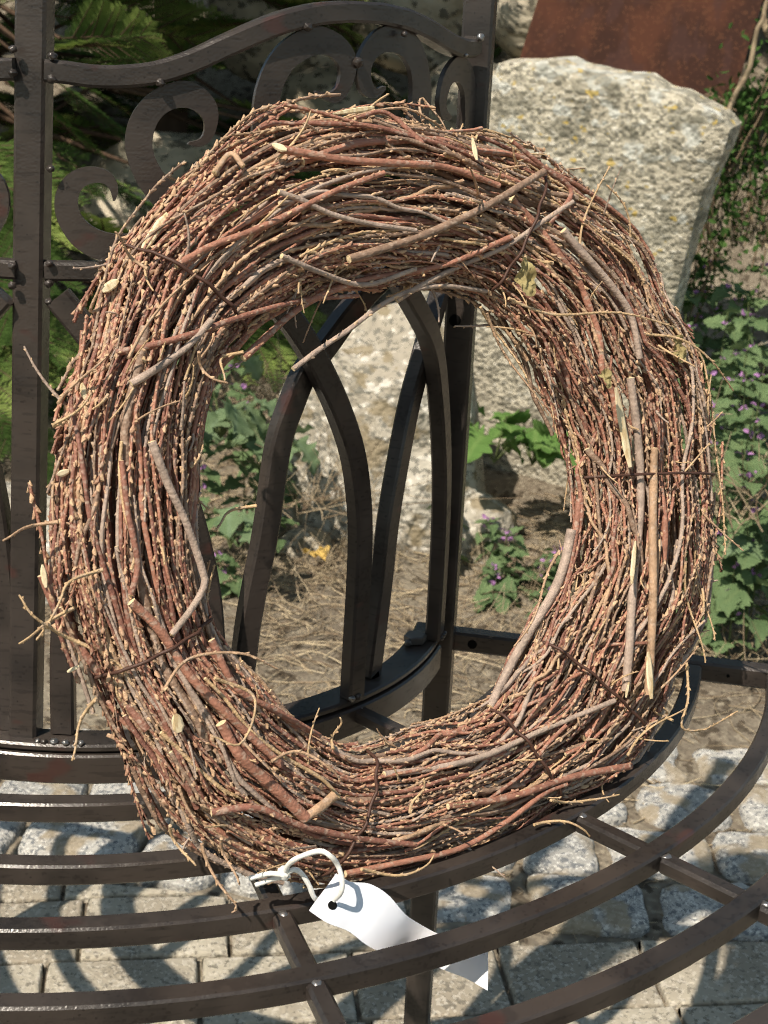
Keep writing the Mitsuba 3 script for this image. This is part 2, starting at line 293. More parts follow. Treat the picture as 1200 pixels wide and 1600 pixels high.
TWIGS = [[[[-0.0641, 0.1317], [-0.0363, 0.137], [-0.0049, 0.1441], [0.0334, 0.156], [0.0799, 0.1743]], 0.042, 3.4, 3.2, 0.6, 0], [[[-0.2012, 0.0958], [-0.185, 0.0973], [-0.1604, 0.101], [-0.1306, 0.1074], [-0.0958, 0.1126], [-0.06, 0.1127]], 0.04, 2.6, 1.8, 0.2, 1], [[[-0.1981, 0.0803], [-0.1874, 0.0846], [-0.1753, 0.0901], [-0.1632, 0.0967], [-0.151, 0.1066]], 0.044, 3.0, 2.4, 0.8, 0], [[[-0.1923, 0.0523], [-0.1874, 0.0318], [-0.1811, 0.0124], [-0.1763, -0.0118], [-0.1765, -0.0196], [-0.1848, -0.0289], [-0.1975, -0.0393]], 0.044, 3.3, 2.6, 0.8, 0], [[[-0.1794, -0.0864], [-0.1718, -0.1042], [-0.1554, -0.1253], [-0.1407, -0.1444]], 0.045, 4.2, 4.6, 0.1, 0], [[[-0.1418, -0.1441], [-0.1318, -0.1417], [-0.1225, -0.1379]], 0.045, 4.0, 4.0, 0.55, 0], [[[-0.2502, -0.0009], [-0.2458, -0.0188], [-0.2367, -0.0403], [-0.2227, -0.0634], [-0.211, -0.0833]], 0.03, 3.8, 3.2, 0.2, 0], [[[-0.1114, 0.0782], [-0.0937, 0.0868], [-0.0746, 0.095], [-0.0501, 0.1068], [-0.028, 0.1127], [-0.0062, 0.113], [0.02, 0.1084]], 0.048, 2.2, 2.0, 0.9, 1], [[[0.0905, 0.1404], [0.1012, 0.1287], [0.121, 0.1086], [0.1359, 0.0876], [0.1391, 0.0609]], 0.04, 3.6, 3.0, 0.8, 0], [[[0.127, 0.0502], [0.1262, 0.0077], [0.1202, -0.0304], [0.108, -0.0672], [0.0967, -0.1077], [0.0894, -0.1332]], 0.042, 3.8, 4.2, 0.75, 0], [[[0.1432, 0.0057], [0.1328, -0.0441], [0.1243, -0.09], [0.111, -0.1405]], 0.038, 3.8, 4.0, 0.55, 0], [[[0.0711, -0.0152], [0.0609, -0.0435], [0.0422, -0.0774], [0.013, -0.1044], [-0.0132, -0.1201]], 0.044, 3.0, 2.4, 0.15, 0], [[[0.0692, -0.0328], [0.0603, -0.0509], [0.0473, -0.0674], [0.0276, -0.084], [0.0084, -0.102], [-0.0089, -0.12]], 0.036, 4.6, 3.8, 0.85, 0], [[[-0.1028, 0.1669], [-0.0902, 0.1627], [-0.0721, 0.1546], [-0.0489, 0.1488], [-0.0202, 0.1442]], 0.045, 2.4, 2.0, 0.8, 0], [[[-0.0402, 0.1077], [-0.0218, 0.115], [0.0061, 0.1237], [0.0399, 0.1325], [0.0711, 0.1456], [0.0954, 0.1557]], 0.046, 2.4, 2.2, 0.8, 1], [[[0.0552, 0.1911], [0.0766, 0.1757], [0.0954, 0.1613], [0.0747, 0.1436]], 0.046, 1.9, 2.6, 0.2, 0], [[[-0.209, 0.0455], [-0.2098, 0.0215], [-0.209, -0.0028], [-0.2147, -0.0169]], 0.044, 2.2, 2.4, 0.2, 0], [[[-0.2084, 0.0543], [-0.2118, 0.0398], [-0.2123, 0.0218], [-0.2099, 0.0034], [-0.2136, -0.005]], 0.046, 1.3, 1.3, 0.97, 0], [[[-0.0946, 0.1902], [-0.0814, 0.1881], [-0.0543, 0.1838], [-0.0213, 0.1816], [0.0132, 0.1786], [0.0483, 0.1679]], 0.038, 3.4, 2.6, 0.1, 0], [[[-0.1232, 0.1825], [-0.1122, 0.192], [-0.1058, 0.1854]], 0.02, 2.4, 2.2, 0.5, 0], [[[-0.2143, -0.0201], [-0.2021, -0.0363], [-0.1894, -0.0623], [-0.1694, -0.0892], [-0.1482, -0.1156]], 0.042, 3.6, 3.0, 0.1, 0], [[[-0.1701, -0.0482], [-0.1601, -0.0747], [-0.1405, -0.0908], [-0.1166, -0.1101]], 0.03, 3.0, 2.4, 0.15, 0], [[[-0.1857, -0.0627], [-0.1772, -0.0741], [-0.1661, -0.0926], [-0.1507, -0.1093], [-0.1309, -0.1259], [-0.1215, -0.1385]], 0.048, 1.4, 1.6, 0.97, 0], [[[-0.1893, -0.1288], [-0.1649, -0.1331], [-0.1414, -0.1489], [-0.1089, -0.1651], [-0.0739, -0.1789]], 0.04, 3.0, 2.2, 0.25, 1], [[[-0.1196, -0.1806], [-0.0794, -0.186], [-0.0451, -0.1893], [-0.0122, -0.1844], [0.018, -0.1763], [0.0355, -0.1754]], 0.04, 2.6, 2.2, 0.1, 0], [[[-0.0888, -0.1363], [-0.0558, -0.1416], [-0.0204, -0.1437], [0.0228, -0.14], [0.0792, -0.1366]], 0.042, 2.8, 2.4, 0.82, 0], [[[-0.0468, -0.1662], [-0.002, -0.1732], [0.042, -0.1739], [0.0905, -0.1798]], 0.036, 2.6, 3.4, 0.15, 1], [[[0.0377, -0.1024], [0.0681, -0.1015], [0.104, -0.1072], [0.1145, -0.1094]], 0.044, 1.8, 1.6, 0.15, 1], [[[-0.0314, 0.21], [-0.0115, 0.2136], [0.0043, 0.203], [0.012, 0.1959]], 0.02, 1.4, 2.4, 0.2, 0], [[[-0.1644, 0.1341], [-0.1438, 0.1423], [-0.1093, 0.1518], [-0.068, 0.1666], [-0.0337, 0.1758]], 0.042, 2.8, 2.2, 0.1, 1], [[[-0.1071, 0.1349], [-0.0857, 0.1256], [-0.0592, 0.1174], [-0.0246, 0.1237]], 0.046, 2.4, 2.0, 0.85, 1], [[[-0.1342, 0.0867], [-0.0964, 0.1093], [-0.0587, 0.12], [-0.0023, 0.1252], [0.0508, 0.1385]], 0.04, 3.0, 2.4, 0.12, 1]]
SPRIGS = [[[[0.1578, 0.0762], [0.1852, 0.0698], [0.2062, 0.0557], [0.2218, 0.0418], [0.2324, 0.0323]], 0.03], [[[0.1101, 0.1262], [0.1301, 0.1637], [0.1408, 0.1781]], 0.03], [[[0.147, 0.1141], [0.1644, 0.133], [0.1608, 0.1531], [0.1489, 0.1692]], 0.02], [[[0.036, 0.1035], [0.0676, 0.0921], [0.1128, 0.0887], [0.1594, 0.0765]], 0.05], [[[0.1904, -0.0076], [0.2052, 0.0071], [0.2228, 0.0196]], 0.02], [[[0.1856, -0.065], [0.1891, -0.0949], [0.1896, -0.1244]], 0.02], [[[0.165, -0.0696], [0.1676, -0.1029], [0.1677, -0.1337]], 0.03], [[[-0.2349, 0.0215], [-0.2507, 0.0211], [-0.2637, 0.0173]], 0.02], [[[-0.2379, -0.0188], [-0.2563, -0.0256], [-0.2676, -0.0292]], 0.03], [[[-0.2351, -0.0373], [-0.2507, -0.0266], [-0.2614, -0.017], [-0.2649, -0.0075]], 0.035], [[[-0.2192, -0.0041], [-0.2374, -0.0068], [-0.245, -0.0144], [-0.2585, -0.0296]], 0.03], [[[-0.238, -0.0605], [-0.2481, -0.0731], [-0.2557, -0.0851]], 0.04], [[[-0.1977, -0.1413], [-0.1941, -0.1614], [-0.1876, -0.1746], [-0.1898, -0.177]], 0.045], [[[-0.1888, -0.1408], [-0.1859, -0.1544], [-0.1847, -0.1643]], 0.045], [[[-0.1167, 0.0115], [-0.1325, 0.0105], [-0.1453, 0.0025]], 0.0], [[[-0.2118, -0.1286], [-0.2073, -0.1425], [-0.2034, -0.1499]], 0.04], [[[0.0901, -0.1731], [0.1198, -0.1608], [0.1406, -0.1558]], 0.035], [[[0.1564, -0.1313], [0.1496, -0.1522], [0.1396, -0.1682], [0.1599, -0.1753], [0.1809, -0.1754], [0.1997, -0.1733]], 0.03], [[[0.1133, -0.1637], [0.1309, -0.16], [0.1265, -0.1529]], 0.03], [[[0.1332, -0.1626], [0.1211, -0.1516]], 0.03], [[[0.0303, -0.1849], [0.0493, -0.192], [0.0803, -0.1948]], 0.03], [[[0.0142, -0.1947], [0.0335, -0.1976], [0.0447, -0.2054], [0.0503, -0.2116]], 0.035], [[[-0.1041, -0.1212], [-0.0981, -0.1105], [-0.0992, -0.1051]], 0.02], [[[-0.0483, 0.2074], [-0.0217, 0.2143], [0.0051, 0.2173], [0.0225, 0.2127], [0.0486, 0.2016]], 0.01], [[[0.0301, 0.2134], [0.035, 0.2281], [0.0432, 0.2078]], 0.0], [[[-0.1801, 0.1373], [-0.1827, 0.1422], [-0.1855, 0.1217]], 0.0], [[[-0.1908, 0.1207], [-0.1961, 0.1195], [-0.1926, 0.1302], [-0.1887, 0.1331]], 0.01], [[[-0.1738, 0.1351], [-0.1809, 0.1432], [-0.1893, 0.1528]], 0.03], [[[-0.224, 0.0672], [-0.229, 0.0663], [-0.2185, 0.0711], [-0.2089, 0.0792]], 0.02], [[[-0.2256, 0.0765], [-0.2146, 0.0844], [-0.1996, 0.0952]], 0.02], [[[-0.1982, 0.0922], [-0.1739, 0.1174], [-0.1583, 0.1286]], 0.045], [[[-0.1584, 0.0921], [-0.1536, 0.0791], [-0.1471, 0.0753]], 0.04], [[[-0.1279, 0.0905], [-0.1393, 0.0884], [-0.1433, 0.0759]], 0.03], [[[-0.1559, -0.111], [-0.1408, -0.11], [-0.1276, -0.1216], [-0.1213, -0.1299]], 0.05], [[[-0.18, -0.0639], [-0.1611, -0.0777], [-0.1751, -0.0965], [-0.188, -0.0901]], 0.05], [[[-0.2074, -0.0638], [-0.1918, -0.0519], [-0.1678, -0.0541], [-0.1481, -0.0663]], 0.05], [[[-0.111, -0.1806], [-0.092, -0.1892], [-0.075, -0.1882], [-0.068, -0.1851]], 0.045], [[[-0.0817, -0.1577], [-0.0719, -0.1501], [-0.0725, -0.1414]], 0.05], [[[0.0412, 0.0984], [0.0557, 0.0711], [0.0742, 0.035]], 0.02], [[[0.0412, 0.1028], [0.0571, 0.0828], [0.0671, 0.0554]], 0.015], [[[0.0483, -0.0414], [0.0362, -0.0539], [0.0184, -0.0724], [0.0016, -0.087]], 0.05]]
WIRES = [[[0.2147, -0.0205], [0.1074, -0.0063]], [[-0.1642, 0.1444], [-0.1124, 0.1001]], [[-0.2303, -0.0586], [-0.1676, -0.0409]], [[-0.1199, -0.1869], [-0.0733, -0.132]], [[0.055, -0.2032], [0.0127, -0.1295]], [[0.1103, -0.1463], [0.0692, -0.1139]], [[0.0866, 0.1481], [0.0516, 0.1061]]]
SPLITS = [[[0.1109, 0.0458], [0.1142, -0.0025], 0.0065], [[0.1104, -0.0463], [0.1027, -0.0708], 0.0041], [[0.1089, -0.1133], [0.1064, -0.1416], 0.0058], [[0.0901, -0.1274], [0.0858, -0.136], 0.0034], [[-0.1662, 0.1587], [-0.1826, 0.1415], 0.0068], [[-0.1969, 0.1286], [-0.2058, 0.1241], 0.0058], [[-0.2228, 0.0833], [-0.2223, 0.0753], 0.0048], [[-0.2414, 0.0434], [-0.2357, 0.0444], 0.0041], [[-0.2552, 0.0048], [-0.2552, -0.0056], 0.0041], [[-0.1025, 0.1906], [-0.0942, 0.1879], 0.0055], [[0.0276, 0.1933], [0.0286, 0.181], 0.0051], [[-0.2023, -0.0765], [-0.2015, -0.0854], 0.0082], [[-0.0631, 0.206], [-0.0361, 0.2094], 0.0027], [[-0.2452, -0.0435], [-0.2517, -0.0451], 0.0027]]
RAIL_TOP = [[-1.3136, 0.86], [-1.2429, 0.8578], [-1.1783, 0.8575], [-1.1131, 0.8597], [-1.0468, 0.8649], [-0.9927, 0.8709], [-0.9234, 0.8788], [-0.8514, 0.8868], [-0.8064, 0.8906], [-0.7434, 0.8943], [-0.7104, 0.896], [-0.6403, 0.8972], [-0.5631, 0.897], [-0.4754, 0.8948], [-0.3989, 0.8913], [-0.3069, 0.885], [-0.2315, 0.8809], [-0.1522, 0.8793]]
RAIL_BOT = [[-1.3216, 0.8476], [-1.2439, 0.8461], [-1.179, 0.8464], [-1.1003, 0.8497], [-1.0334, 0.8551], [-0.9651, 0.8639], [-0.8945, 0.8718], [-0.8206, 0.8785], [-0.7419, 0.8826], [-0.6562, 0.8844], [-0.5602, 0.8846], [-0.4717, 0.8821], [-0.3649, 0.8755], [-0.2823, 0.8698], [-0.2014, 0.8669], [-0.153, 0.8669]]
SCROLLS = {'S2': [[-1.0401, 0.8178], [-1.0132, 0.8166], [-0.986, 0.8211], [-0.9732, 0.8311], [-0.9776, 0.8399], [-1.0019, 0.8471], [-1.0342, 0.8509], [-1.0702, 0.8503], [-1.1113, 0.8457], [-1.147, 0.8374], [-1.1679, 0.8272], [-1.174, 0.8171], [-1.1665, 0.8069], [-1.1492, 0.7967], [-1.1248, 0.7879], [-1.0972, 0.7796], [-1.0507, 0.769], [-0.9853, 0.7592], [-0.9404, 0.7561], [-0.9633, 0.7707], [-1.0147, 0.7832], [-1.056, 0.7926], [-1.084, 0.7998], [-1.1046, 0.8073], [-1.1153, 0.8151], [-1.1136, 0.8225], [-1.1024, 0.8297], [-1.0816, 0.8349], [-1.0552, 0.8371], [-1.0287, 0.8362], [-1.0075, 0.8319], [-1.0032, 0.8258], [-1.0132, 0.8207], [-1.0373, 0.8189]], 'S1': [[-1.1966, 0.7865], [-1.1893, 0.7927], [-1.1984, 0.7992], [-1.2186, 0.8032], [-1.2511, 0.8043], [-1.2826, 0.8023], [-1.3092, 0.797], [-1.3253, 0.7889], [-1.3278, 0.7799], [-1.3165, 0.771], [-1.2926, 0.7621], [-1.2558, 0.7557], [-1.2144, 0.7531], [-1.1628, 0.754], [-1.1007, 0.7583], [-1.0291, 0.769], [-0.9636, 0.7884], [-0.9122, 0.8147], [-0.9244, 0.8192], [-0.9714, 0.8136], [-1.0218, 0.8031], [-1.0146, 0.8007], [-1.0504, 0.7867], [-1.0931, 0.7761], [-1.1353, 0.7707], [-1.1675, 0.7685], [-1.2035, 0.7683], [-1.2392, 0.7709], [-1.2676, 0.7766], [-1.2779, 0.7831], [-1.2745, 0.7894], [-1.2603, 0.794], [-1.2369, 0.7959], [-1.2165, 0.795], [-1.2059, 0.7913], [-1.2008, 0.7858]], 'S3': [[-0.8967, 0.806], [-0.8933, 0.8297], [-0.8915, 0.8407], [-0.8837, 0.8502], [-0.8691, 0.8595], [-0.8466, 0.8681], [-0.8159, 0.875], [-0.7762, 0.8801], [-0.7314, 0.8822], [-0.691, 0.8798], [-0.6595, 0.8756], [-0.6339, 0.8688], [-0.6267, 0.8608], [-0.6367, 0.8519], [-0.6581, 0.8441], [-0.6853, 0.8409], [-0.7124, 0.8426], [-0.7319, 0.845], [-0.7391, 0.8474], [-0.727, 0.8475], [-0.7041, 0.8465], [-0.6864, 0.8486], [-0.6744, 0.8536], [-0.6755, 0.8606], [-0.6943, 0.8653], [-0.7209, 0.8672], [-0.7498, 0.8664], [-0.7745, 0.8635], [-0.7985, 0.8592], [-0.8156, 0.853], [-0.8277, 0.8454], [-0.8318, 0.8367], [-0.8329, 0.8305], [-0.8326, 0.8059], [-0.8238, 0.7552], [-0.8786, 0.7557]], 'S4': [[-0.3444, 0.8023], [-0.3551, 0.8294], [-0.3457, 0.8446], [-0.3564, 0.8559], [-0.3753, 0.8663], [-0.407, 0.8761], [-0.4483, 0.8824], [-0.4973, 0.8849], [-0.5417, 0.8838], [-0.5767, 0.8801], [-0.6055, 0.8732], [-0.6217, 0.8654], [-0.6243, 0.8583], [-0.6169, 0.8502], [-0.5959, 0.8449], [-0.5689, 0.8438], [-0.5436, 0.846], [-0.5269, 0.85], [-0.5382, 0.8507], [-0.5573, 0.8489], [-0.5726, 0.8514], [-0.582, 0.8567], [-0.579, 0.8621], [-0.5634, 0.8667], [-0.5382, 0.8694], [-0.5047, 0.8695], [-0.4709, 0.8668], [-0.4469, 0.8614], [-0.4343, 0.8541], [-0.4314, 0.8448], [-0.4363, 0.8355], [-0.4418, 0.828], [-0.4472, 0.8035], [-0.4467, 0.7489], [-0.3606, 0.7469]], 'S5': [[-0.2289, 0.8324], [-0.2318, 0.8301], [-0.2669, 0.8292], [-0.2907, 0.8329], [-0.3048, 0.8406], [-0.2989, 0.8502], [-0.2782, 0.8589], [-0.2395, 0.8654], [-0.1982, 0.8682], [-0.1482, 0.8674], [-0.0895, 0.8626], [-0.043, 0.8553], [-0.0096, 0.8449], [-0.0011, 0.8324], [-0.019, 0.816], [-0.0191, 0.78], [-0.0576, 0.7379], [-0.1026, 0.7394], [-0.1138, 0.7821], [-0.1251, 0.8174], [-0.1216, 0.8275], [-0.13, 0.8376], [-0.1422, 0.8457], [-0.1724, 0.851], [-0.2022, 0.853], [-0.2396, 0.8512], [-0.2595, 0.8443], [-0.2641, 0.8385], [-0.2504, 0.8345]]}
ARCHES = {'A': [0.246, [[-1.355, 0.4588], [-1.3516, 0.4992], [-1.3421, 0.5377], [-1.3271, 0.5711], [-1.3015, 0.6077], [-1.2601, 0.6433], [-1.2021, 0.678], [-1.1294, 0.7081], [-1.0469, 0.7337], [-0.971, 0.7463]]], 'B': [0.258, [[-0.9854, 0.4849], [-0.9827, 0.5218], [-0.9955, 0.5561], [-1.0216, 0.5897], [-1.0628, 0.6264], [-1.1207, 0.6657], [-1.1894, 0.6903], [-1.2566, 0.7111], [-1.2963, 0.7239], [-1.3253, 0.733]]], 'C': [0.244, [[-0.8855, 0.479], [-0.8659, 0.5205], [-0.8441, 0.5501], [-0.8172, 0.5833], [-0.7866, 0.6363], [-0.7464, 0.6636], [-0.7064, 0.6822], [-0.6441, 0.6969], [-0.5758, 0.7131], [-0.5079, 0.7254], [-0.4185, 0.7372]]], 'D': [0.258, [[-0.5631, 0.4619], [-0.5587, 0.499], [-0.5539, 0.5441], [-0.5561, 0.5774], [-0.5736, 0.6086], [-0.5999, 0.633], [-0.6473, 0.6596], [-0.6945, 0.6812], [-0.7458, 0.7021], [-0.7935, 0.7184], [-0.8481, 0.7324], [-0.9106, 0.746]]], 'E': [0.244, [[-0.4257, 0.4542], [-0.4022, 0.4919], [-0.3794, 0.5329], [-0.3659, 0.5621], [-0.331, 0.5988], [-0.2738, 0.6418], [-0.2097, 0.6685], [-0.1417, 0.692], [-0.0757, 0.7071], [-0.0039, 0.7222]]], 'F': [0.256, [[-0.0855, 0.4631], [-0.085, 0.5311], [-0.102, 0.5762], [-0.1355, 0.6116], [-0.1805, 0.6463], [-0.2249, 0.6743], [-0.2707, 0.6923], [-0.3197, 0.7052], [-0.3759, 0.7192], [-0.4374, 0.7353]]]}
TAG = [[[0.2613, -0.3708, 0.47], [0.2537, -0.3953, 0.4625]], [[0.2705, -0.3769, 0.4705], [0.264, -0.3977, 0.4585]], [[0.2797, -0.3727, 0.468], [0.2739, -0.3926, 0.452]], [[0.2886, -0.3709, 0.462], [0.2825, -0.3901, 0.444]], [[0.2987, -0.3685, 0.45], [0.2906, -0.383, 0.436]], [[0.3086, -0.3584, 0.4365], [0.3006, -0.3627, 0.423]], [[0.3208, -0.3536, 0.43], [0.3176, -0.3596, 0.4145]], [[0.3316, -0.3575, 0.43], [0.332, -0.3649, 0.4148]], [[0.341, -0.3595, 0.43], [0.3436, -0.3707, 0.4142]]]
CORD = [[[0.2398, -0.392, 0.478], [0.2431, -0.3961, 0.487], [0.2499, -0.4001, 0.495], [0.2588, -0.3972, 0.498], [0.2643, -0.3982, 0.497], [0.2674, -0.3942, 0.49], [0.2703, -0.3956, 0.483], [0.2703, -0.3961, 0.476], [0.2656, -0.3904, 0.467]], [[0.2398, -0.392, 0.478], [0.2448, -0.3923, 0.482], [0.2479, -0.3886, 0.478], [0.2518, -0.3876, 0.471], [0.2539, -0.3861, 0.464], [0.2562, -0.3828, 0.46], [0.263, -0.3822, 0.462]], [[0.2403, -0.3925, 0.478], [0.2334, -0.3927, 0.478], [0.2266, -0.3921, 0.475], [0.222, -0.3926, 0.473]], [[0.2398, -0.3906, 0.476], [0.2341, -0.3892, 0.473], [0.2294, -0.3903, 0.471], [0.2248, -0.3914, 0.469]]]
SLAB = [[0.0451, 1.6276, 0.8361], [0.0782, 1.6166, 0.8387], [0.1246, 1.6008, 0.8441], [0.1588, 1.5894, 0.8468], [0.1856, 1.5822, 0.8365], [0.2277, 1.5698, 0.8291], [0.2702, 1.557, 0.823], [0.3049, 1.5457, 0.8238], [0.3387, 1.5372, 0.8081], [0.3709, 1.5273, 0.8047], [0.4009, 1.5199, 0.789], [0.4372, 1.5108, 0.7718], [0.458, 1.507, 0.7526], [0.4519, 1.5144, 0.7167], [0.428, 1.5324, 0.6486], [0.4077, 1.5559, 0.5358], [0.3903, 1.5786, 0.4224], [0.3649, 1.6045, 0.3046], [0.3472, 1.6298, 0.1744], [0.3268, 1.654, 0.0572], [0.2563, 1.6875, -0.0138], [0.1253, 1.7331, -0.0365], [-0.013, 1.7803, -0.0533], [-0.2191, 1.8537, -0.0996], [-0.1756, 1.8029, 0.1449], [-0.1288, 1.7539, 0.3701], [-0.0475, 1.6924, 0.6044], [-0.0011, 1.6593, 0.7247]]
SLAB_N = [0.3039, 0.9421, 0.1418]
CORTEN = [[0.0394, 1.95, 0.7984], [0.1067, 2.15, 1.1584], [0.5467, 2.15, 1.1685], [0.4271, 1.85, 0.571], [0.0315, 1.85, 0.545]]
LEAVES = [(0.0476, 0.1142, 0.052, 0.011, 1.2), (0.2019, -0.0475, 0.012, 0.012, 5.0), (0.1026, 0.0514, 0.047, 0.006, 8.1), (0.1852, 0.0638, 0.03, 0.009, 3.3)]
NETTLES = [(0.461, 1.3, 0.403, 'dead nettle with purple flowers close to the upper right rim of the wreath', 0.04, 6, True), (0.516, 1.42, 0.411, 'dead nettle near the right picture edge, second highest of the patch', 0.042, 6, True), (0.439, 1.72, 0.405, 'dead nettle with pale purple flowers against the right side of the granite slab', 0.036, 5, True), (0.512, 1.78, 0.382, 'upper dead nettle of the patch at the right edge, below the creeping shrub', 0.04, 6, True), (0.558, 1.62, 0.408, 'broad leaved dead nettle cut by the right picture edge', 0.052, 5, True), (0.492, 1.22, 0.348, 'dead nettle in the middle of the patch right of the wreath', 0.04, 6, True), (0.549, 1.25, 0.325, 'leafy dead nettle at the right picture edge beside the dry stalks', 0.044, 6, True), (0.492, 1.12, 0.253, 'small dead nettle low beside the dry stalks right of the wreath', 0.034, 4, True), (0.558, 1.08, 0.242, 'dead nettle with large leaves low at the right picture edge', 0.046, 4, True), (0.497, 1.04, 0.158, 'lowest dead nettle, just above the end bar of the bench', 0.034, 4, True), (-0.205, 1.72, 0.3, 'dead nettle above the big boulder, seen under the top of the wreath', 0.034, 5, True), (-0.127, 1.66, 0.281, 'dead nettle with purple flowers right of the crossing arch bars', 0.034, 5, True), (-0.303, 1.28, 0.299, 'purple flowered dead nettle left in the hole of the wreath', 0.036, 6, True), (-0.274, 1.38, 0.196, 'dead nettle between the left arch bar and the big boulder', 0.036, 5, True), (-0.248, 1.06, 0.074, 'small dead nettle with purple flowers low at the left inside the wreath hole', 0.03, 4, True), (0.114, 1.34, 0.088, 'dead nettle beside the small whitish stone behind the right post', 0.028, 4, True), (0.167, 1.14, 0.056, 'dead nettle right of the post above the end bar', 0.036, 4, True), (0.214, 1.22, 0.06, 'dead nettle close to the inner right rim of the wreath', 0.034, 4, True), (0.54, 1.34, 0.375, 'dead nettle with many purple flowers high in the patch at the right edge', 0.042, 6, True), (0.425, 1.6, 0.392, 'dead nettle just right of the wreath, under the slab corner', 0.038, 5, True), (0.506, 1.48, 0.324, 'dead nettle in the thick of the patch, behind the others', 0.042, 6, True), (0.477, 1.18, 0.305, 'dead nettle touching the right rim of the wreath beside the binding wire', 0.038, 5, True), (0.532, 1.16, 0.286, 'dead nettle behind the pale dry stalks at the right', 0.042, 5, True), (0.527, 1.0, 0.176, 'low dead nettle above the end bar at the right edge', 0.036, 4, True), (-0.32, 1.16, 0.232, 'dead nettle at the left rim of the wreath hole', 0.04, 5, True), (-0.243, 1.22, 0.156, 'low dead nettle between the long arch bar and the fist sized stone', 0.034, 4, True), (-0.248, 1.8, 0.227, 'dead nettle high up behind the crossing of the arch bars', 0.036, 5, True), (0.26, 1.3, 0.053, 'dead nettle half hidden by the right rim of the wreath hole', 0.034, 4, True), (0.48, 1.1, 0.395, 'dead nettle with leaves pressed against the right rim of the wreath', 0.042, 6, True), (0.538, 1.2, 0.437, 'tall dead nettle at the very right picture edge, middle height', 0.044, 7, True), (0.512, 1.06, 0.389, 'dead nettle in front of the right patch, tallest near the bench', 0.042, 6, True), (0.554, 1.02, 0.328, 'dead nettle at the right edge with drooping big leaves', 0.046, 5, True), (0.486, 1.6, 0.397, 'dead nettle at the back of the right patch, left of the grey stone', 0.042, 5, True), (0.536, 1.74, 0.419, 'topmost dead nettle at the right edge, just below the tiny leaved creeper', 0.042, 5, True), (-0.108, 1.75, 0.28, 'dead nettle left of the right arch bars, above the boulder', 0.036, 5, True), (-0.195, 1.85, 0.282, 'dead nettle at the top of the wreath hole, behind the others', 0.038, 5, True), (-0.332, 1.45, 0.284, 'dead nettle below the upper left of the wreath', 0.038, 6, True), (0.168, 1.22, 0.111, 'leafy dead nettle right of the post, in front of the whitish stone', 0.034, 5, True), (0.45, 1.95, 0.38, 'dead nettle at the back of the patch, in the gap beside the slab edge', 0.044, 6, True), (0.501, 2.02, 0.378, 'dead nettle at the very back of the right patch under the creeper', 0.044, 6, True), (0.554, 1.95, 0.4, 'dead nettle at the back of the patch by the right picture edge', 0.046, 6, True), (0.44, 1.5, 0.379, 'dead nettle squeezed between the wreath rim and the slab foot', 0.04, 6, True), (0.515, 1.56, 0.343, 'dead nettle behind the tallest one of the right patch', 0.044, 6, True), (0.031, 1.62, 0.146, 'dead nettle between the right post and the slab, half hidden by the post', 0.034, 5, True), (0.063, 1.26, 0.141, 'small dead nettle behind the right post next to the whitish stone', 0.032, 4, True), (0.244, 1.1, 0.05, 'small leafy dead nettle low inside the right rim of the wreath', 0.032, 3, True)]
ROSETTES = [(-0.317, 1.2, 0.249, 14, 0.066, 0.075, 'greyish lobed leaves at the left inside the wreath hole, topmost', 0), (-0.262, 1.24, 0.188, 13, 0.062, 0.075, 'soft green lobed leaves left of the long arch bar', 0), (-0.251, 1.05, 0.114, 6, 0.05, 0.04, 'drooping lobed leaves low at the left inside the wreath hole', 0), (-0.416, 1.5, 0.265, 5, 0.055, 0.05, 'blue green lobed leaf tuft under the upper left of the wreath', 0), (0.125, 1.36, 0.206, 14, 0.06, 0.075, 'bright green lobed leaves right beside the right bench post', 1), (0.184, 1.44, 0.185, 12, 0.06, 0.07, 'bright green lobed leaves near the inner right rim of the wreath', 1), (-0.003, 1.56, 0.19, 8, 0.05, 0.05, 'green lobed leaves between the two right arch bars', 1), (0.552, 1.05, 0.173, 6, 0.05, 0.05, 'large lobed leaves low at the right picture edge', 0)]
BRUSHES = [('dry brown brush under the upper left of the wreath', [-0.369, 1.62, 0.171], 70, 0.14, 0.05, 0.0012, 0.9, 1), ('dry twiggy stalks lying across the big boulder', [-0.165, 1.2, 0.127], 40, 0.22, 0.04, 0.0011, 0.5, 2), ('pale dry flower stalks among the nettles at the right', [0.519, 1.02, 0.249], 40, 0.16, 0.035, 0.0013, 1.0, 3), ('dry grass tuft behind the right post', [0.138, 0.98, 0.004], 60, 0.12, 0.05, 0.001, 0.6, 4), ('dry grass tuft inside the right rim of the wreath', [0.211, 1.28, 0.017], 70, 0.13, 0.06, 0.001, 0.7, 5), ('dry straw heap in front of the big boulder', [-0.16, 1.15, 0.02], 120, 0.12, 0.09, 0.001, 0.35, 6), ('dry grass tuft right of the wreath above the end bar', [0.534, 1.02, 0.04], 70, 0.11, 0.06, 0.001, 0.6, 7), ('brown dead stems under the creeping shrub at the right edge', [0.52, 1.95, 0.516], 50, 0.2, 0.06, 0.0018, 1.0, 8)]
CREEPERS = [('green creeping shrub with tiny leaves along the right edge of the granite slab', [[0.521, 1.86, 0.789], [0.496, 1.86, 0.706], [0.459, 1.86, 0.608], [0.459, 1.86, 0.498], [0.445, 1.86, 0.41]], 620, 0.017, 0.045, 31), ('small leaved green shoots at the top right corner beside the steel sheet', [[0.56, 1.9, 0.904], [0.537, 1.9, 0.765], [0.529, 1.9, 0.633], [0.529, 1.9, 0.535]], 420, 0.017, 0.05, 32), ('few green shoots on top of the slab in front of the steel sheet', [[0.414, 1.82, 0.796], [0.438, 1.82, 0.774], [0.466, 1.82, 0.753]], 60, 0.014, 0.012, 33)]
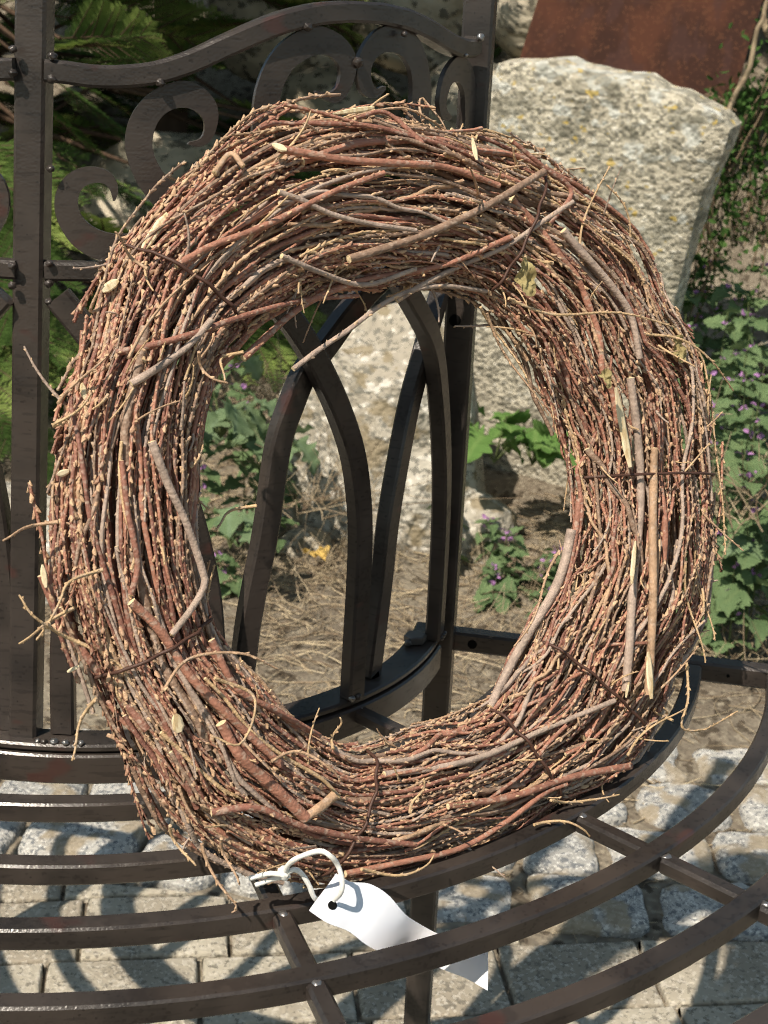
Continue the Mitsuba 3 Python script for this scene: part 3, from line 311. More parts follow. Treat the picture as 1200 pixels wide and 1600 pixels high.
BRANCHES = [('pale bare branch leaning along the right edge of the steel sheet', [[0.509, 1.8, 0.999], [0.501, 1.8, 0.934], [0.49, 1.8, 0.856], [0.471, 1.8, 0.799], [0.457, 1.8, 0.725], [0.449, 1.8, 0.637]], 0.004, 0.006), ('second thin bare branch beside the steel sheet, at the top right corner', [[0.502, 1.84, 0.935], [0.523, 1.84, 0.902], [0.559, 1.84, 0.848]], 0.006, 0.004), ('thin bare twig lying on the soil behind the arch bars', [[-0.15, 0.93, -0.013], [-0.08, 0.86, -0.004], [-0.017, 0.8, -0.004]], 0.0022, 0.003)]
CONIFERS = [('green conifer with flat needle sprays at the left behind the bench', (-1.35, 2.35, 0.05), 3.2, 0.95, 0.05, 105, 41, 1.15, [([-0.635, 1.22, 0.827], (1, -0.3, 0.25), 0.62), ([-0.595, 1.18, 0.814], (1, -0.25, 0.05), 0.6), ([-0.649, 1.35, 0.851], (1, -0.2, 0.1), 0.6), ([-0.824, 1.5, 0.768], (1, -0.6, -0.3), 0.8), ([-0.859, 1.45, 0.576], (0.8, -0.5, -0.5), 0.8), ([-0.893, 1.5, 0.662], (1, -0.5, -0.2), 0.9), ([-0.867, 1.45, 0.436], (0.9, -0.5, -0.5), 0.8), ([-0.885, 1.45, 0.338], (0.9, -0.5, -0.2), 0.8), ([-0.64, 1.3, 0.786], (1, -0.3, -0.5), 0.5), ([-0.695, 1.45, 0.643], (1, -0.2, -0.35), 0.6), ([-0.474, 1.9, 0.7], (1, -0.3, 0.1), 0.7), ([-0.577, 1.8, 0.574], (0.8, -0.5, -0.2), 0.5), ([-0.894, 1.5, 0.151], (1, -0.5, -0.4), 0.7), ([-0.433, 2.1, 0.693], (0.6, -0.8, 0.1), 0.6), ([-0.654, 1.629, 1.373], (0.84, 0.36, 0.13), 1.1), ([-0.66, 1.913, 1.189], (0.61, 0.16, -0.04), 1.1), ([-1.147, 1.874, 1.495], (0.85, 0.02, 0.09), 1.1), ([-0.979, 1.833, 1.27], (0.85, 0.59, 0.15), 1.1), ([-0.647, 1.911, 1.407], (0.69, 0.53, -0.03), 1.1), ([-0.939, 1.773, 1.333], (0.86, -0.08, -0.04), 1.1), ([-1.078, 1.933, 1.222], (0.46, 0.07, 0.07), 1.1), ([-0.704, 1.535, 1.478], (0.83, 0.02, -0.01), 1.1), ([-0.81, 1.768, 1.266], (0.42, 0.4, 0.08), 1.1), ([-0.694, 1.599, 1.411], (0.35, -0.24, -0.01), 1.1), ([-0.704, 1.743, 1.377], (0.71, 0.29, 0.01), 1.1), ([-0.739, 1.507, 1.301], (0.34, -0.14, 0.13), 1.1), ([-0.807, 1.856, 1.374], (0.7, 0.43, 0.07), 1.1), ([-0.859, 1.75, 1.362], (0.54, 0.32, 0.03), 1.1), ([-0.777, 1.718, 1.419], (0.79, -0.22, 0.11), 1.1), ([-0.639, 1.649, 1.415], (0.89, 0.17, -0.02), 1.1), ([-0.733, 1.877, 1.28], (0.45, 0.4, 0.05), 1.1), ([-1.141, 1.588, 1.25], (0.71, 0.23, 0.05), 1.1), ([-0.956, 1.677, 1.34], (0.7, 0.23, 0.09), 1.1), ([-0.583, 1.837, 1.337], (0.98, -0.14, 0.14), 1.1), ([-0.864, 1.718, 1.452], (0.73, 0.45, 0.02), 1.1), ([-0.834, 1.792, 1.256], (0.83, -0.12, -0.02), 1.1), ([-0.996, 1.864, 1.332], (0.32, -0.08, 0.06), 1.1), ([-1.115, 1.642, 1.248], (0.78, -0.13, 0.02), 1.1), ([-0.894, 1.906, 1.309], (0.4, 0.11, 0.02), 1.1), ([-0.826, 1.556, 1.315], (0.76, 0.1, 0.14), 1.1), ([-0.943, 1.893, 1.287], (0.58, 0.35, 0.06), 1.1), ([-0.619, 1.899, 1.271], (0.53, 0.3, 0.11), 1.1), ([-1.086, 1.908, 1.293], (0.4, -0.02, 0.11), 1.1), ([-1.004, 1.553, 1.371], (0.94, 0.02, 0.05), 1.1), ([-0.928, 1.924, 1.456], (0.64, 0.58, -0.01), 1.1), ([-0.912, 1.754, 1.426], (0.79, 0.11, 0.14), 1.1), ([-0.59, 1.883, 1.325], (0.87, -0.02, -0.02), 1.1), ([-1.107, 1.861, 1.492], (0.51, 0.36, 0.0), 1.1), ([-0.71, 1.575, 1.346], (0.85, 0.57, 0.08), 1.1), ([-0.758, 1.683, 1.234], (0.86, -0.18, 0.1), 1.1), ([-0.973, 1.523, 1.227], (0.67, 0.02, -0.02), 1.1), ([-0.966, 1.859, 1.413], (0.63, 0.06, 0.15), 1.1), ([-0.859, 1.804, 1.448], (0.66, 0.28, 0.04), 1.1), ([-0.673, 1.843, 1.323], (0.88, -0.05, 0.02), 1.1), ([-0.767, 1.558, 1.477], (0.32, 0.54, 0.01), 1.1), ([-0.642, 1.638, 1.43], (0.67, 0.12, 0.06), 1.1), ([-0.583, 1.905, 1.277], (0.47, 0.54, -0.03), 1.1), ([-1.102, 1.796, 1.24], (0.31, 0.3, -0.03), 1.1), ([-1.017, 1.83, 1.487], (0.62, 0.15, -0.04), 1.1), ([-0.863, 1.588, 1.353], (0.37, -0.01, 0.12), 1.1)]), ('dark conifer deep in the shade behind the top rail', (-1.02, 2.85, 0.3), 3.6, 0.75, 0.1, 110, 42, 1.15, []), ('dark conifer at the far left behind the nearer conifer', (-1.95, 3.0, 0.3), 3.4, 1.1, 0.0, 80, 43, 1.3, []), ('dark conifer behind the stone wall', (0.1, 4.6, 0.6), 4.0, 1.3, 0.0, 90, 44, 1.6, []), ('dark conifer behind the steel sheet at the right', (1.5, 4.2, 0.6), 4.0, 1.3, 0.0, 80, 45, 1.6, [])]

# ================================================================= GROUND
rng = np.random.default_rng(11)
def ground_h(x, y):
    p = np.stack([x, y, np.zeros_like(x)], -1)
    soil = .016 * (vfbm(p * 3.1, 4, 3) - .5) + .014 * (vfbm(p * 17, 3, 5) - .5) + .007 * (vfbm(p * 60, 2, 8) - .5)
    w = np.clip((y - .55) / .35, 0, 1)
    bank = np.clip(y - 1.25, 0, None) * .13 + np.clip(y - 2.6, 0, 3) * .30
    far = np.clip((np.hypot(x, y - 2) - 9) / 6, 0, 1)
    return -.0085 + w * soil + w * .011 + bank * (1 - far) + .004 * (vfbm(p * 40, 2, 9) - .5)
def axis(lo, hi, c0, c1, fine, n):
    a = np.arange(c0, c1, fine)
    l = c0 - (c0 - lo) * np.linspace(1, 0, n, endpoint=False) ** 3
    r = c1 + (hi - c1) * np.linspace(0, 1, n + 1)[1:] ** 3
    return np.r_[l, a, c1, r]
gx = axis(-40, 40, -1.2, 1.1, .0085, 30); gy = axis(-40, 40, -.2, 2.4, .0085, 30)
X, Y = np.meshgrid(gx, gy, indexing='ij')
gv = np.stack([X, Y, ground_h(X, Y)], -1).reshape(-1, 3)
ground = struct('ground', 'sandy soil with dead grass behind the paving')
scene[ground] = mikit.ply((gv, grid_faces(len(gx), len(gy), False)[:, ::-1]), 'soil', smooth=True)

# paving: concrete pavers in front, a band of granite setts behind
pav = struct('pavement', 'pavers and a band of rough granite setts')
pa = math.radians(19); pu, pw = np.array([math.cos(pa), math.sin(pa)]), np.array([-math.sin(pa), math.cos(pa)])
P0 = np.array([-.08, .245])
def edge_y(x): return np.interp(x, [-.5, -.11, .04, .24, .4, .57, 1.0], [.235, .262, .272, .275, .302, .345, .44])
def stone_block(poly, top, depth, rnd, rough, seed):
    """a paver or a sett: the polygon's top with a rounded rim, as a ring-stack mesh"""
    c = np.mean(poly, 0); rings = []
    p = spline(poly, 28, True) if rnd > .006 else np.vstack([np.linspace(poly[i], poly[(i + 1) % len(poly)], 7, endpoint=False) for i in range(len(poly))])
    zs = [(1.0, -depth), (1.0, -rnd), (None, -rnd * .3), (None, 0), (.5, rnd * .25)]
    for s, z in zs:
        if s == 1.0: q = p
        elif s is None: q = c + (p - c) * (1 - (rnd * (.3 if z < 0 else 1.0)) / np.maximum(np.linalg.norm(p - c, axis=1, keepdims=True), 1e-6))
        else: q = c + (p - c) * s
        qq = np.c_[q, np.full(len(q), top + z)]
        qq[:, 2] += rough * (vfbm(qq * [28, 28, 28] + seed, 3) - .5) * (1 if z > -depth else 0)
        qq[:, :2] += (rough * .8 * (vfbm(qq * 30 + seed + 7, 3) - .5))[:, None] * nrm(q - c)
        rings.append(qq)
    k = len(p); v = np.vstack(rings + [[np.r_[c, top + rnd * .3 + rough * (vfbm(np.array([[c[0] * 28, c[1] * 28, seed]]))[0] - .5)]]])
    f = grid_faces(len(rings), k); b = (len(rings) - 1) * k
    f = np.vstack([f, [[b + i, b + (i + 1) % k, len(v) - 1] for i in range(k)]])
    return trimesh.Trimesh(v, f, process=False)
for r in range(-7, 3):
    off = rng.uniform(0, .15)
    for q in range(-6, 8):
        g = .0022
        a0, b0 = q * .150 + off + g, r * .108 + g
        a1, b1 = a0 + .150 - 2 * g, b0 + .108 - 2 * g
        cs = [P0 + pu * a + pw * b for a, b in ((a0, b0), (a1, b0), (a1, b1), (a0, b1))]
        c = np.mean(cs, 0)
        if not (-.62 < c[0] < 1.0) or c[1] < -.3: continue
        pg = sg.Polygon(cs).intersection(sg.Polygon([(x, edge_y(x) - .006) for x in np.linspace(-1, 1.3, 60)] + [(1.3, -2), (-1, -2)]))
        if pg.is_empty or pg.area < .0012 or pg.geom_type != 'Polygon': continue
        pp = np.array(pg.simplify(.004).exterior.coords)[:-1]
        if sg.Polygon(pp).exterior.is_ccw is False: pp = pp[::-1]
        m = stone_block(pp, rng.normal(0, .0012), .05, .0045, .0022, rng.uniform(0, 90))
        part(pav, 'paver', m, 'paver', smooth=50 if False else True, uv=np.full((len(m.vertices), 2), rng.random()))
for r in range(0, 6):
    off = rng.uniform(0, .1); x = -.75 + off
    while x < 1.05:
        w = rng.uniform(.085, .135); dpt = .098
        xc = x + w / 2; yb = edge_y(xc) + .008 + r * (dpt + .012) + rng.normal(0, .004)
        slope = (edge_y(xc + .05) - edge_y(xc - .05)) / .1
        lim = .60 - .22 * np.clip((-.2 - xc) / .3, -1.2, .0) if False else np.interp(xc, [-.6, -.3, 0, .3, .6], [.62, .56, .52, .66, .84])
        if yb + dpt * .6 < lim:
            u = np.array([1, slope]) / math.hypot(1, slope); n2 = np.array([-u[1], u[0]])
            c = np.array([xc, yb + dpt / 2])
            h = [(-.5, -.5), (0, -.54), (.5, -.5), (.53, 0), (.5, .5), (0, .53), (-.5, .5), (-.54, 0)]
            pp = np.array([c + u * (a * (w - .010) + rng.normal(0, .004)) + n2 * (b * (dpt - .008) + rng.normal(0, .004)) for a, b in h])
            m = stone_block(pp, .004 + rng.normal(0, .003), .06, .011, .012, rng.uniform(0, 90))
            part(pav, 'sett', m, 'granite_sett', smooth=True, uv=np.full((len(m.vertices), 2), rng.random()))
        x += w + rng.uniform(.006, .016)

# dead grass, straws and twiglets lying on the soil: nobody could count them
mb = MB()
def straw_bit(x, y, L, r, lift, yaw, tint):
    n = 6; s = np.linspace(-.5, .5, n) * L; bend = rng.normal(0, .22) * L
    c = np.stack([x + math.cos(yaw) * s - math.sin(yaw) * bend * (4 * (s / L) ** 2), y + math.sin(yaw) * s + math.cos(yaw) * bend * (4 * (s / L) ** 2)], 1)
    z = ground_h(c[:, 0], c[:, 1]) + r + lift * np.linspace(rng.random(), rng.random(), n)
    v, f, *_ = tube(np.c_[c, z], np.linspace(r, r * .5, n), (0, 0, 1), 3)
    mb.add(v, f, (tint, 0))
for i in range(5600):
    y = rng.uniform(.50, 2.0); x = rng.uniform(-.75, .9)
    if vfbm(np.array([[x * 4, y * 4, 1.0]]), 3)[0] < .40: continue
    if y < .75 and rng.random() > (y - .45) * 3: continue
    straw_bit(x, y, rng.uniform(.02, .13), rng.uniform(.0005, .0014), rng.uniform(.0, .018), rng.uniform(0, 6.28), rng.random() ** .8)
for i in range(900):
    straw_bit(rng.uniform(-.4, .95), rng.uniform(.3, .8), rng.uniform(.008, .035), rng.uniform(.0004, .0009), .002, rng.uniform(0, 6.28), rng.random())
k = new_key('dry_grass'); labels[k] = {'label': 'dead grass stems and straw scattered over the soil', 'category': 'dry grass', 'kind': 'stuff'}
scene[k] = mikit.ply(mb.mesh(), 'straw', smooth=True, uv=mb.uvs())

# ================================================================= STONES, STEEL, WALL
def rock(center, size, seed, sub=5, rough=.16, flat=.0, R=None):
    m = trimesh.creation.icosphere(subdivisions=sub); v = m.vertices.copy()
    b = np.sign(v) * np.abs(v) ** .72; v = v * .45 + .55 * b / np.abs(b).max()
    d = vfbm(v * 1.6 + seed, 4, 1) - .5
    v = v * (1 + rough * 1.6 * d[:, None]) + .05 * rough * nrm(v) * (vfbm(v * 9 + seed, 3, 2) - .5)[:, None]
    for i in range(5):   # a few broken planes
        nn = nrm(np.random.default_rng(int(seed * 10) + i).normal(size=3)); o = .82
        t = v @ nn - o; v = v - np.clip(t, 0, None)[:, None] * nn * .85
    v = v * np.array(size) / 2
    if R is not None: v = v @ np.asarray(R).T
    m = trimesh.Trimesh(v + center, m.faces, process=False)
    return m

# the leaning slab: an outline with its own thickness, broken front face
def slab_mesh(front, back_dir, thick, sub, amp, seed):
    front = np.asarray(front); o = front.mean(0)
    nrmv = nrm(np.asarray(back_dir, float)); ex = nrm(np.cross([0, 0, 1], nrmv)); ez = np.cross(nrmv, ex)
    q = np.c_[(front - o) @ ex, (front - o) @ ez]
    qq = np.vstack([np.linspace(q[i], q[(i + 1) % len(q)], 6, endpoint=False) for i in range(len(q))])
    qq = .55 * qq + .45 * spline(q, len(qq), True) if False else qq
    poly = sg.Polygon(qq).buffer(.006).buffer(-.006)
    m = trimesh.creation.extrude_polygon(poly, thick)
    m.merge_vertices(); m = m.subdivide_to_size(sub, max_iter=12)
    v = m.vertices; d = thick / 2 - np.abs(v[:, 2] - thick / 2)
    P = v * [1, 1, 1]
    ed = np.array([poly.exterior.distance(sg.Point(a, b)) for a, b in v[:, :2]])
    rim = np.exp(-ed / .018)
    z = v[:, 2] + (1 - 2 * v[:, 2] / thick) * rim * .011
    z = z + amp * (vfbm(P * [7, 7, 3] + seed, 4) - .5) * 2 + amp * .6 * (vfbm(P * [28, 28, 9] + seed, 4, 3) - .5)
    xy = v[:, :2] + .008 * (np.stack([vfbm(P * 11 + 3 + seed, 4), vfbm(P * 11 + 9 + seed, 4)], 1) - .5)
    w = o + xy[:, :1] * ex + xy[:, 1:2] * ez + z[:, None] * nrmv
    mm = trimesh.Trimesh(w, m.faces, process=False)
    if mm.volume < 0: mm.invert()
    return mm
whole('stone_slab', slab_mesh(SLAB, SLAB_N, .09, .010, .008, 2.0), 'lichen_stone',
      'tall pale granite slab with yellow lichen spots, leaning upright behind the wreath at the right', 'stone slab', smooth=True)
whole('boulder', rock((-.075, 1.47, .08), (.40, .30, .64), 4.3, 5, .34), 'boulder_stone', 'big pale rounded boulder seen through the hole of the wreath', 'boulder', smooth=True)
whole('boulder', rock((.105, 1.40, .02), (.13, .16, .22), 7.1, 4, .20), 'boulder_stone', 'smaller whitish stone low beside the bench post, right of the big boulder', 'boulder', smooth=True)
whole('stone', rock((-.195, 1.30, .015), (.10, .08, .07), 9.7, 4, .18), 'boulder_stone', 'fist sized white stone at the left foot of the big boulder', 'stone', smooth=True)
whole('stone', rock((.62, 2.02, .24), (.16, .14, .16), 12.2, 4, .18), 'wall_stone', 'grey stone among the dead nettles at the right edge', 'stone', smooth=True)
whole('boulder', rock((-.86, 2.55, .42), (.62, .4, .42), 21.0, 4, .2), 'wall_stone', 'dull grey boulder in the shade under the conifer, behind the lower scroll', 'boulder', smooth=True)
whole('boulder', rock((-.62, 1.05, .05), (.34, .30, .20), 33.0, 4, .18), 'boulder_stone', 'low pale boulder behind the left bench post', 'boulder', smooth=True)
# dry stone wall of the bed: each stone a part
wall = thing('stone_wall', 'rough tan stone wall in the background above the wreath', 'wall')
for (x, y, z, sx, sy, sz, sd) in [(-.14, 3.0, .66, .42, .4, .36, 2.), (.22, 3.05, .60, .36, .4, .34, 3.), (-.36, 3.15, .94, .40, .4, .34, 4.),
                                 (.03, 3.1, .98, .44, .4, .34, 5.), (-.14, 3.2, 1.26, .5, .4, .3, 8.), (.34, 3.2, 1.2, .46, .4, .4, 9.), (-.78, 3.15, .90, .42, .4, .36, 6.), (-.58, 3.05, .62, .40, .4, .34, 7.)]:
    part(wall, 'stone', rock((x, y, z), (sx, sy, sz), sd * 5.3, 4, .16), 'wall_stone', smooth=True)

# rusted steel sheet, leaning behind the slab
cq = np.array(CORTEN); cn = nrm(np.cross(cq[1] - cq[0], cq[2] - cq[1])); cn = cn if cn[1] > 0 else -cn
cm = trimesh.convex.convex_hull(np.vstack([cq, cq + cn * .006]))
steel = thing('steel_sheet', 'rust brown sheet of weathered steel leaning behind the pale slab', 'metal sheet')
part(steel, 'plate', cm, 'rust', smooth=False)
# its bent seam
sa = cq[0] * .62 + cq[3] * .38 if False else (cq[1] * .52 + cq[2] * .48); sb = cq[4] * .62 + cq[3] * .38
lin = np.linspace(sa, sb, 20) - cn * .002; lin[:, 0] += .01 * np.sin(np.linspace(0, 3.1, 20))
part(steel, 'seam', trimesh.Trimesh(*tube(lin, .0025, (0, 1, 0), 6)[:2], process=False), 'rust', smooth=True)

# ================================================================= BENCH
bench = thing('curved_bench', 'dark brown metal bench with curved seat bars and a scrolled arched back', 'bench')
CX, CY = .002, -.006
SEAT = .45
TL = math.radians(-83.5)                       # the left post stands here, the right one at 0
def arc_pts(r, a0, a1, z, n=60, cx=0., cy=0.):
    a = np.linspace(a0, a1, n); return np.stack([cx + r * np.cos(a), cy + r * np.sin(a), np.full(n, z)], 1), a
def ring(r_out, a0, a1, z_top, w, h, name, cx=0., cy=0., n=70, bevel=.0013):
    p, a = arc_pts(r_out - w / 2, a0, a1, z_top - h / 2, n, cx, cy)
    out = np.stack([np.cos(a), np.sin(a), 0 * a], 1); up = np.tile([0, 0, 1.], (n, 1))
    # a bar bent by hand is never quite true
    p = p + up * (.0006 * np.sin(a * 7 + r_out * 50))[:, None] + out * (.0006 * np.sin(a * 5 + r_out * 90))[:, None]
    return part(bench, name, sweep(p, out, up, w / 2, h / 2, bevel), 'metal', smooth=40)
PI = math.pi
ring(.2605, -PI + .05, -.06, SEAT, .018, .020, 'seat_bar', -.002, -.0085)
ring(.2585, TL - .12, .03, SEAT + .0062, .022, .005, 'base_ring', -.002, -.0085)
ring(.2585, -PI + .05, TL - .14, SEAT + .0062, .022, .005, 'base_ring', -.002, -.0085)
for r in (.3278, .3902, .4480, .5066, .5691, .6310):
    ring(r, -PI + .03, -.004 / r, SEAT, .0125, .0125, 'seat_bar')
# radial bars: the end bar with its bolt holes, short spacers, and the pair of bars at the joint under the left post
def radial(a, r0, r1, w, h, z_top, name='radial_bar', off=0.):
    d = np.array([math.cos(a), math.sin(a), 0]); s = np.array([-d[1], d[0], 0])
    p = np.stack([d * r0 + s * off, d * r1 + s * off]) + [0, 0, z_top - h / 2]
    return part(bench, name, sweep(p, np.tile(s, (2, 1)), np.tile([0, 0, 1.], (2, 1)), w / 2, h / 2, .0018), 'metal', smooth=40)
radial(0, .262, .640, .015, .0155, SEAT + .0004, off=.0078)
RR = [.2605, .3278, .3902, .4480, .5066, .5691, .6310]
weld_spots = []
for a in (-32.3, -58.2, -116., -148.):
    ar = math.radians(a)
    for i in range(6):
        radial(ar, RR[i] + .0004, RR[i + 1] - .0128, .0105, .0100, SEAT - .0018, 'spacer_bar')
        weld_spots.append((math.cos(ar) * (RR[i] + .001), math.sin(ar) * (RR[i] + .001), SEAT - .0030, .0036))
aL = math.radians(-90.0)
radial(aL, .262, .636, .016, .024, SEAT + .0008, off=.0030)
radial(aL, .262, .636, .016, .024, SEAT + .0006, off=-.0140)
radial(PI, .262, .640, .015, .0155, SEAT + .0004, off=-.0078)
# bolt holes in the end bar and in the right post (dark recessed discs)
def disc_hole(c, nv, r, name='bolt_hole'):
    m = trimesh.creation.cylinder(radius=r, height=.0012, sections=20)
    m.apply_transform(trimesh.geometry.align_vectors([0, 0, 1], nv)); m.apply_translation(c)
    part(bench, name, m, 'hole_dark', smooth=40)
disc_hole((.2775, .0003, SEAT - .0075), (0, 1, 0), .0035)
disc_hole((.468, .0003, SEAT - .0075), (0, 1, 0), .0012)
# posts (square tube) and legs
def post(b, t, yaw, name, w=.0205, z1=None):
    b, t = np.array(b), np.array(t); R = rotz(yaw)
    n = 24; p = np.linspace(b, t, n)
    return part(bench, name, sweep(p, np.tile(R[:, 0], (n, 1)), np.tile(R[:, 1], (n, 1)), w / 2, w / 2, .0018), 'metal', smooth=40)
PR_b, PR_t = (.2515, .0020, .003), (.2545, .0020, .955)
post(PR_b, PR_t, .02, 'post')
PL_b = np.array([.0315, -.2485, SEAT + .0062]); PL_t = np.array([.0560, -.2440, .955])
post(PL_b, PL_t, math.radians(6.5), 'post', .0172)
post((-.251, .002, .003), (-.252, .002, .955), .0, 'post')
for x, y in ((.628, .008), (-.628, .008), (.0, -.628), (.45, -.44), (-.45, -.44)):
    post((x, y, .003), (x * .995, y * .995, SEAT - .013), math.atan2(y, x), 'leg', .022)
for x, y, z in ((.2545, .002, .955), (.0560, -.2440, .955), (-.252, .002, .955)):
    m = trimesh.creation.icosphere(subdivisions=3, radius=.016); m.apply_translation((x, y, z + .014)); part(bench, 'finial', m, 'metal', smooth=True)
disc_hole((.2512, -.0086, .6910), (0, 1, 0), .0042)

def on_cyl(tz, r): tz = np.asarray(tz); return np.stack([CX + r * np.cos(tz[:, 0]), CY + r * np.sin(tz[:, 0]), tz[:, 1]], 1)
def cyl_bar(tz, r, w, d, name, n=48, mirror=None, bevel=.0016):
    """a bar on the cylinder of the back: w across (in the surface), d radially"""
    tz = spline(np.asarray(tz), n)
    if mirror is not None: tz = np.c_[2 * mirror(tz[:, 1]) - tz[:, 0], tz[:, 1]]
    p = on_cyl(tz, r - d / 2); t = nrm(np.gradient(p, axis=0))
    out = np.stack([np.cos(tz[:, 0]), np.sin(tz[:, 0]), 0 * tz[:, 0]], 1); out = nrm(out - t * (out * t).sum(1, keepdims=True))
    side = np.cross(t, out)
    return part(bench, name, sweep(p, side, out, w / 2, d / 2, bevel), 'metal', smooth=40)
def cyl_plate(tz, r, th, name, mirror=None):
    """a cut plate bent to the cylinder of the back, th thick"""
    tz = np.array(tz)
    if mirror is not None: tz = np.c_[2 * mirror(tz[:, 1]) - tz[:, 0], tz[:, 1]]
    q = spline(np.c_[tz[:, 0] * r, tz[:, 1]], 150, True)
    poly = sg.Polygon(q).buffer(0)
    if poly.geom_type != 'Polygon': poly = max(poly.geoms, key=lambda g: g.area)
    m = trimesh.creation.extrude_polygon(poly, th).subdivide_to_size(.007, max_iter=14); v = m.vertices
    a, rr = v[:, 0] / r, r - th + v[:, 2]
    m = trimesh.Trimesh(np.stack([CX + rr * np.cos(a), CY + rr * np.sin(a), v[:, 1]], 1), m.faces, process=False)
    if m.volume < 0: m.invert()
    return part(bench, name, m, 'metal', smooth=30)
rt, rb = np.array(RAIL_TOP), np.array(RAIL_BOT)
th = np.linspace(-1.335, -.152, 27)
mid = np.c_[th, .5 * (np.interp(th, rt[:, 0], rt[:, 1]) + np.interp(th, rb[:, 0], rb[:, 1]))]
mid = np.vstack([mid, [[-.10, .8735], [-.06, .8752]]])
half = float(np.mean(np.interp(th, rt[:, 0], rt[:, 1]) - np.interp(th, rb[:, 0], rb[:, 1])))
MIR = [None, lambda z: -1.43 + (z - .46) * .16]
for mirror in MIR:
    cyl_bar(mid, .259, half * .97, .0125, 'top_rail', 90, mirror)
    zz = .7473
    cyl_bar([(a, zz + .006 * (a + 1.27) / 1.2) for a in np.linspace(-1.352, -.035, 12)], .2555, .0105, .0115, 'middle_rail', 60, mirror)
    for k, s in SCROLLS.items():
        cyl_plate(s, .2510 if k == 'S1' else .2545, .0032, 'scroll', mirror)
    for k, (r, tz) in ARCHES.items():
        tz = [list(q) for q in tz]
        tz[-1][1] = min(tz[-1][1], .745) if k not in ('B', 'E') else tz[-1][1]
        if k == 'B': tz[0] = [-.975, SEAT + .007]
        if k in ('A', 'D', 'F'): tz[0][1] = SEAT + .007
        if k in ('C', 'E'): tz.insert(0, [tz[0][0] - (.008 if k == 'C' else .006), SEAT + .007])
        cyl_bar(tz, r + .001, .0148, .0115, 'arch_bar', 54, mirror)
# welds: small shiny beads
def bead(c, r, seed):
    m = trimesh.creation.icosphere(subdivisions=2, radius=r); v = m.vertices
    v = v * (1 + .5 * (vnoise(v / r * 1.9 + seed)[:, None] - .5)) * [.8, .8, .7]
    return trimesh.Trimesh(v + np.asarray(c), m.faces, process=False)
def on(tz, r): return on_cyl(np.array([tz]), r)[0]
bead_list = [(on((-1.405 + .021 * i + .006 * math.sin(i * 5), SEAT + .0070), .2572 + .0012 * math.sin(i * 3)), .0022 + .0010 * math.sin(i * 7) ** 2) for i in range(6)]
bead_list += [(on((-.585 + .022 * i, SEAT + .0085), .2592), .0030) for i in range(2)] + [(on((-.10 + .02 * i, SEAT + .0085), .2572), .0026) for i in range(3)]
bead_list += [(np.array(w[:3]), w[3]) for w in weld_spots[:12]]
bead_list += [(on((-.10, .8800), .2600), .0034), (on((-.2, .8690), .2590), .0018), (on((-1.1, .8500), .2590), .0032), (on((-.775, .8815), .2590), .0032), (on((-.495, .8800), .2590), .0026),
              (on((-.6265, .8635), .2550), .0042), (on((-1.225, .7535), .2575), .0028), (on((-1.330, .8030), .2560), .0028), (on((-1.317, .8615), .2585), .0030), (on((-1.319, .8495), .2585), .0034),
              (on((-1.338, .7520), .2575), .0028), (on((-1.340, .7410), .2575), .0032), (on((-1.343, .7310), .2575), .0028), (on((-1.418, .7500), .2575), .0030), (on((-1.420, .7390), .2575), .0030),
              (on((-1.397, .8640), .2585), .0028), (on((-1.399, .8520), .2585), .0032)]
for i, (c, r) in enumerate(bead_list):
    shiny = i < 8 and i % 3 != 1 or 11 <= i < 24 or i == 24
    part(bench, 'weld_bead', bead(c, r, i * 3.1), 'weld' if shiny else 'metal', smooth=True)
# bolt on the base ring, its nut below, and the dome nut of the joint
hexm = trimesh.creation.cylinder(radius=.0085, height=.0062, sections=6); hexm = trimesh.convex.convex_hull(np.vstack([hexm.vertices * [1, 1, .7], hexm.vertices * [.86, .86, 1]]))
def at_mesh(m, c, R=None):
    m = m.copy()
    if R is not None: m.apply_transform(M4(R, (0, 0, 0)))
    m.apply_translation(c); return m
bc = np.array([.2400, -.0390, SEAT + .0095])
part(bench, 'bolt', at_mesh(hexm, bc, rotz(.35)), 'bolt_metal', smooth=25)
part(bench, 'nut', at_mesh(hexm, bc - [0, 0, .034]), 'bolt_metal', smooth=25)
part(bench, 'weld_bead', bead(bc + [-.0035, -.0085, -.001], .0036, 4.4), 'bolt_metal', smooth=True)
dn = trimesh.creation.icosphere(subdivisions=3, radius=.0062); dn.vertices[:, 0] *= 1.15
nutR = np.array([[0, 0, 1.], [0, 1, 0], [-1, 0, 0]])
nc = np.array([.0150, -.2905, SEAT - .0125])
part(bench, 'nut', at_mesh(hexm, nc, nutR), 'bolt_metal', smooth=25)
part(bench, 'dome_nut', at_mesh(dn, nc + [.0040, 0, 0]), 'bolt_metal', smooth=True)

# ================================================================= WREATH
wreath = thing('twig_wreath', 'large wreath of reddish brown larch twigs bound with wire, leaning on the bench back', 'wreath')
Wo, Wh, Wv, Wn = map(np.array, (W_ORIGIN, W_H, W_V, W_N))
def WL(q): q = np.asarray(q); return Wo + q[:, :1] * Wh + q[:, 1:2] * Wv + q[:, 2:3] * Wn
wo, wi = np.array(W_OUT), np.array(W_IN)
def per(tab, a):
    a = (np.asarray(a) + PI) % (2 * PI) - PI
    return np.interp(a, np.r_[tab[-1, 0] - 2 * PI, tab[:, 0], tab[0, 0] + 2 * PI], np.r_[tab[-1, 1], tab[:, 1], tab[0, 1]])
wire_phi = np.array([math.atan2(*(np.mean(w, 0)[::-1])) for w in WIRES])
DEPTH = .029
def squeeze(phi):
    d = (phi[:, None] - wire_phi + PI) % (2 * PI) - PI
    return 1 - .13 * np.exp(-(d / .12) ** 2).max(1)
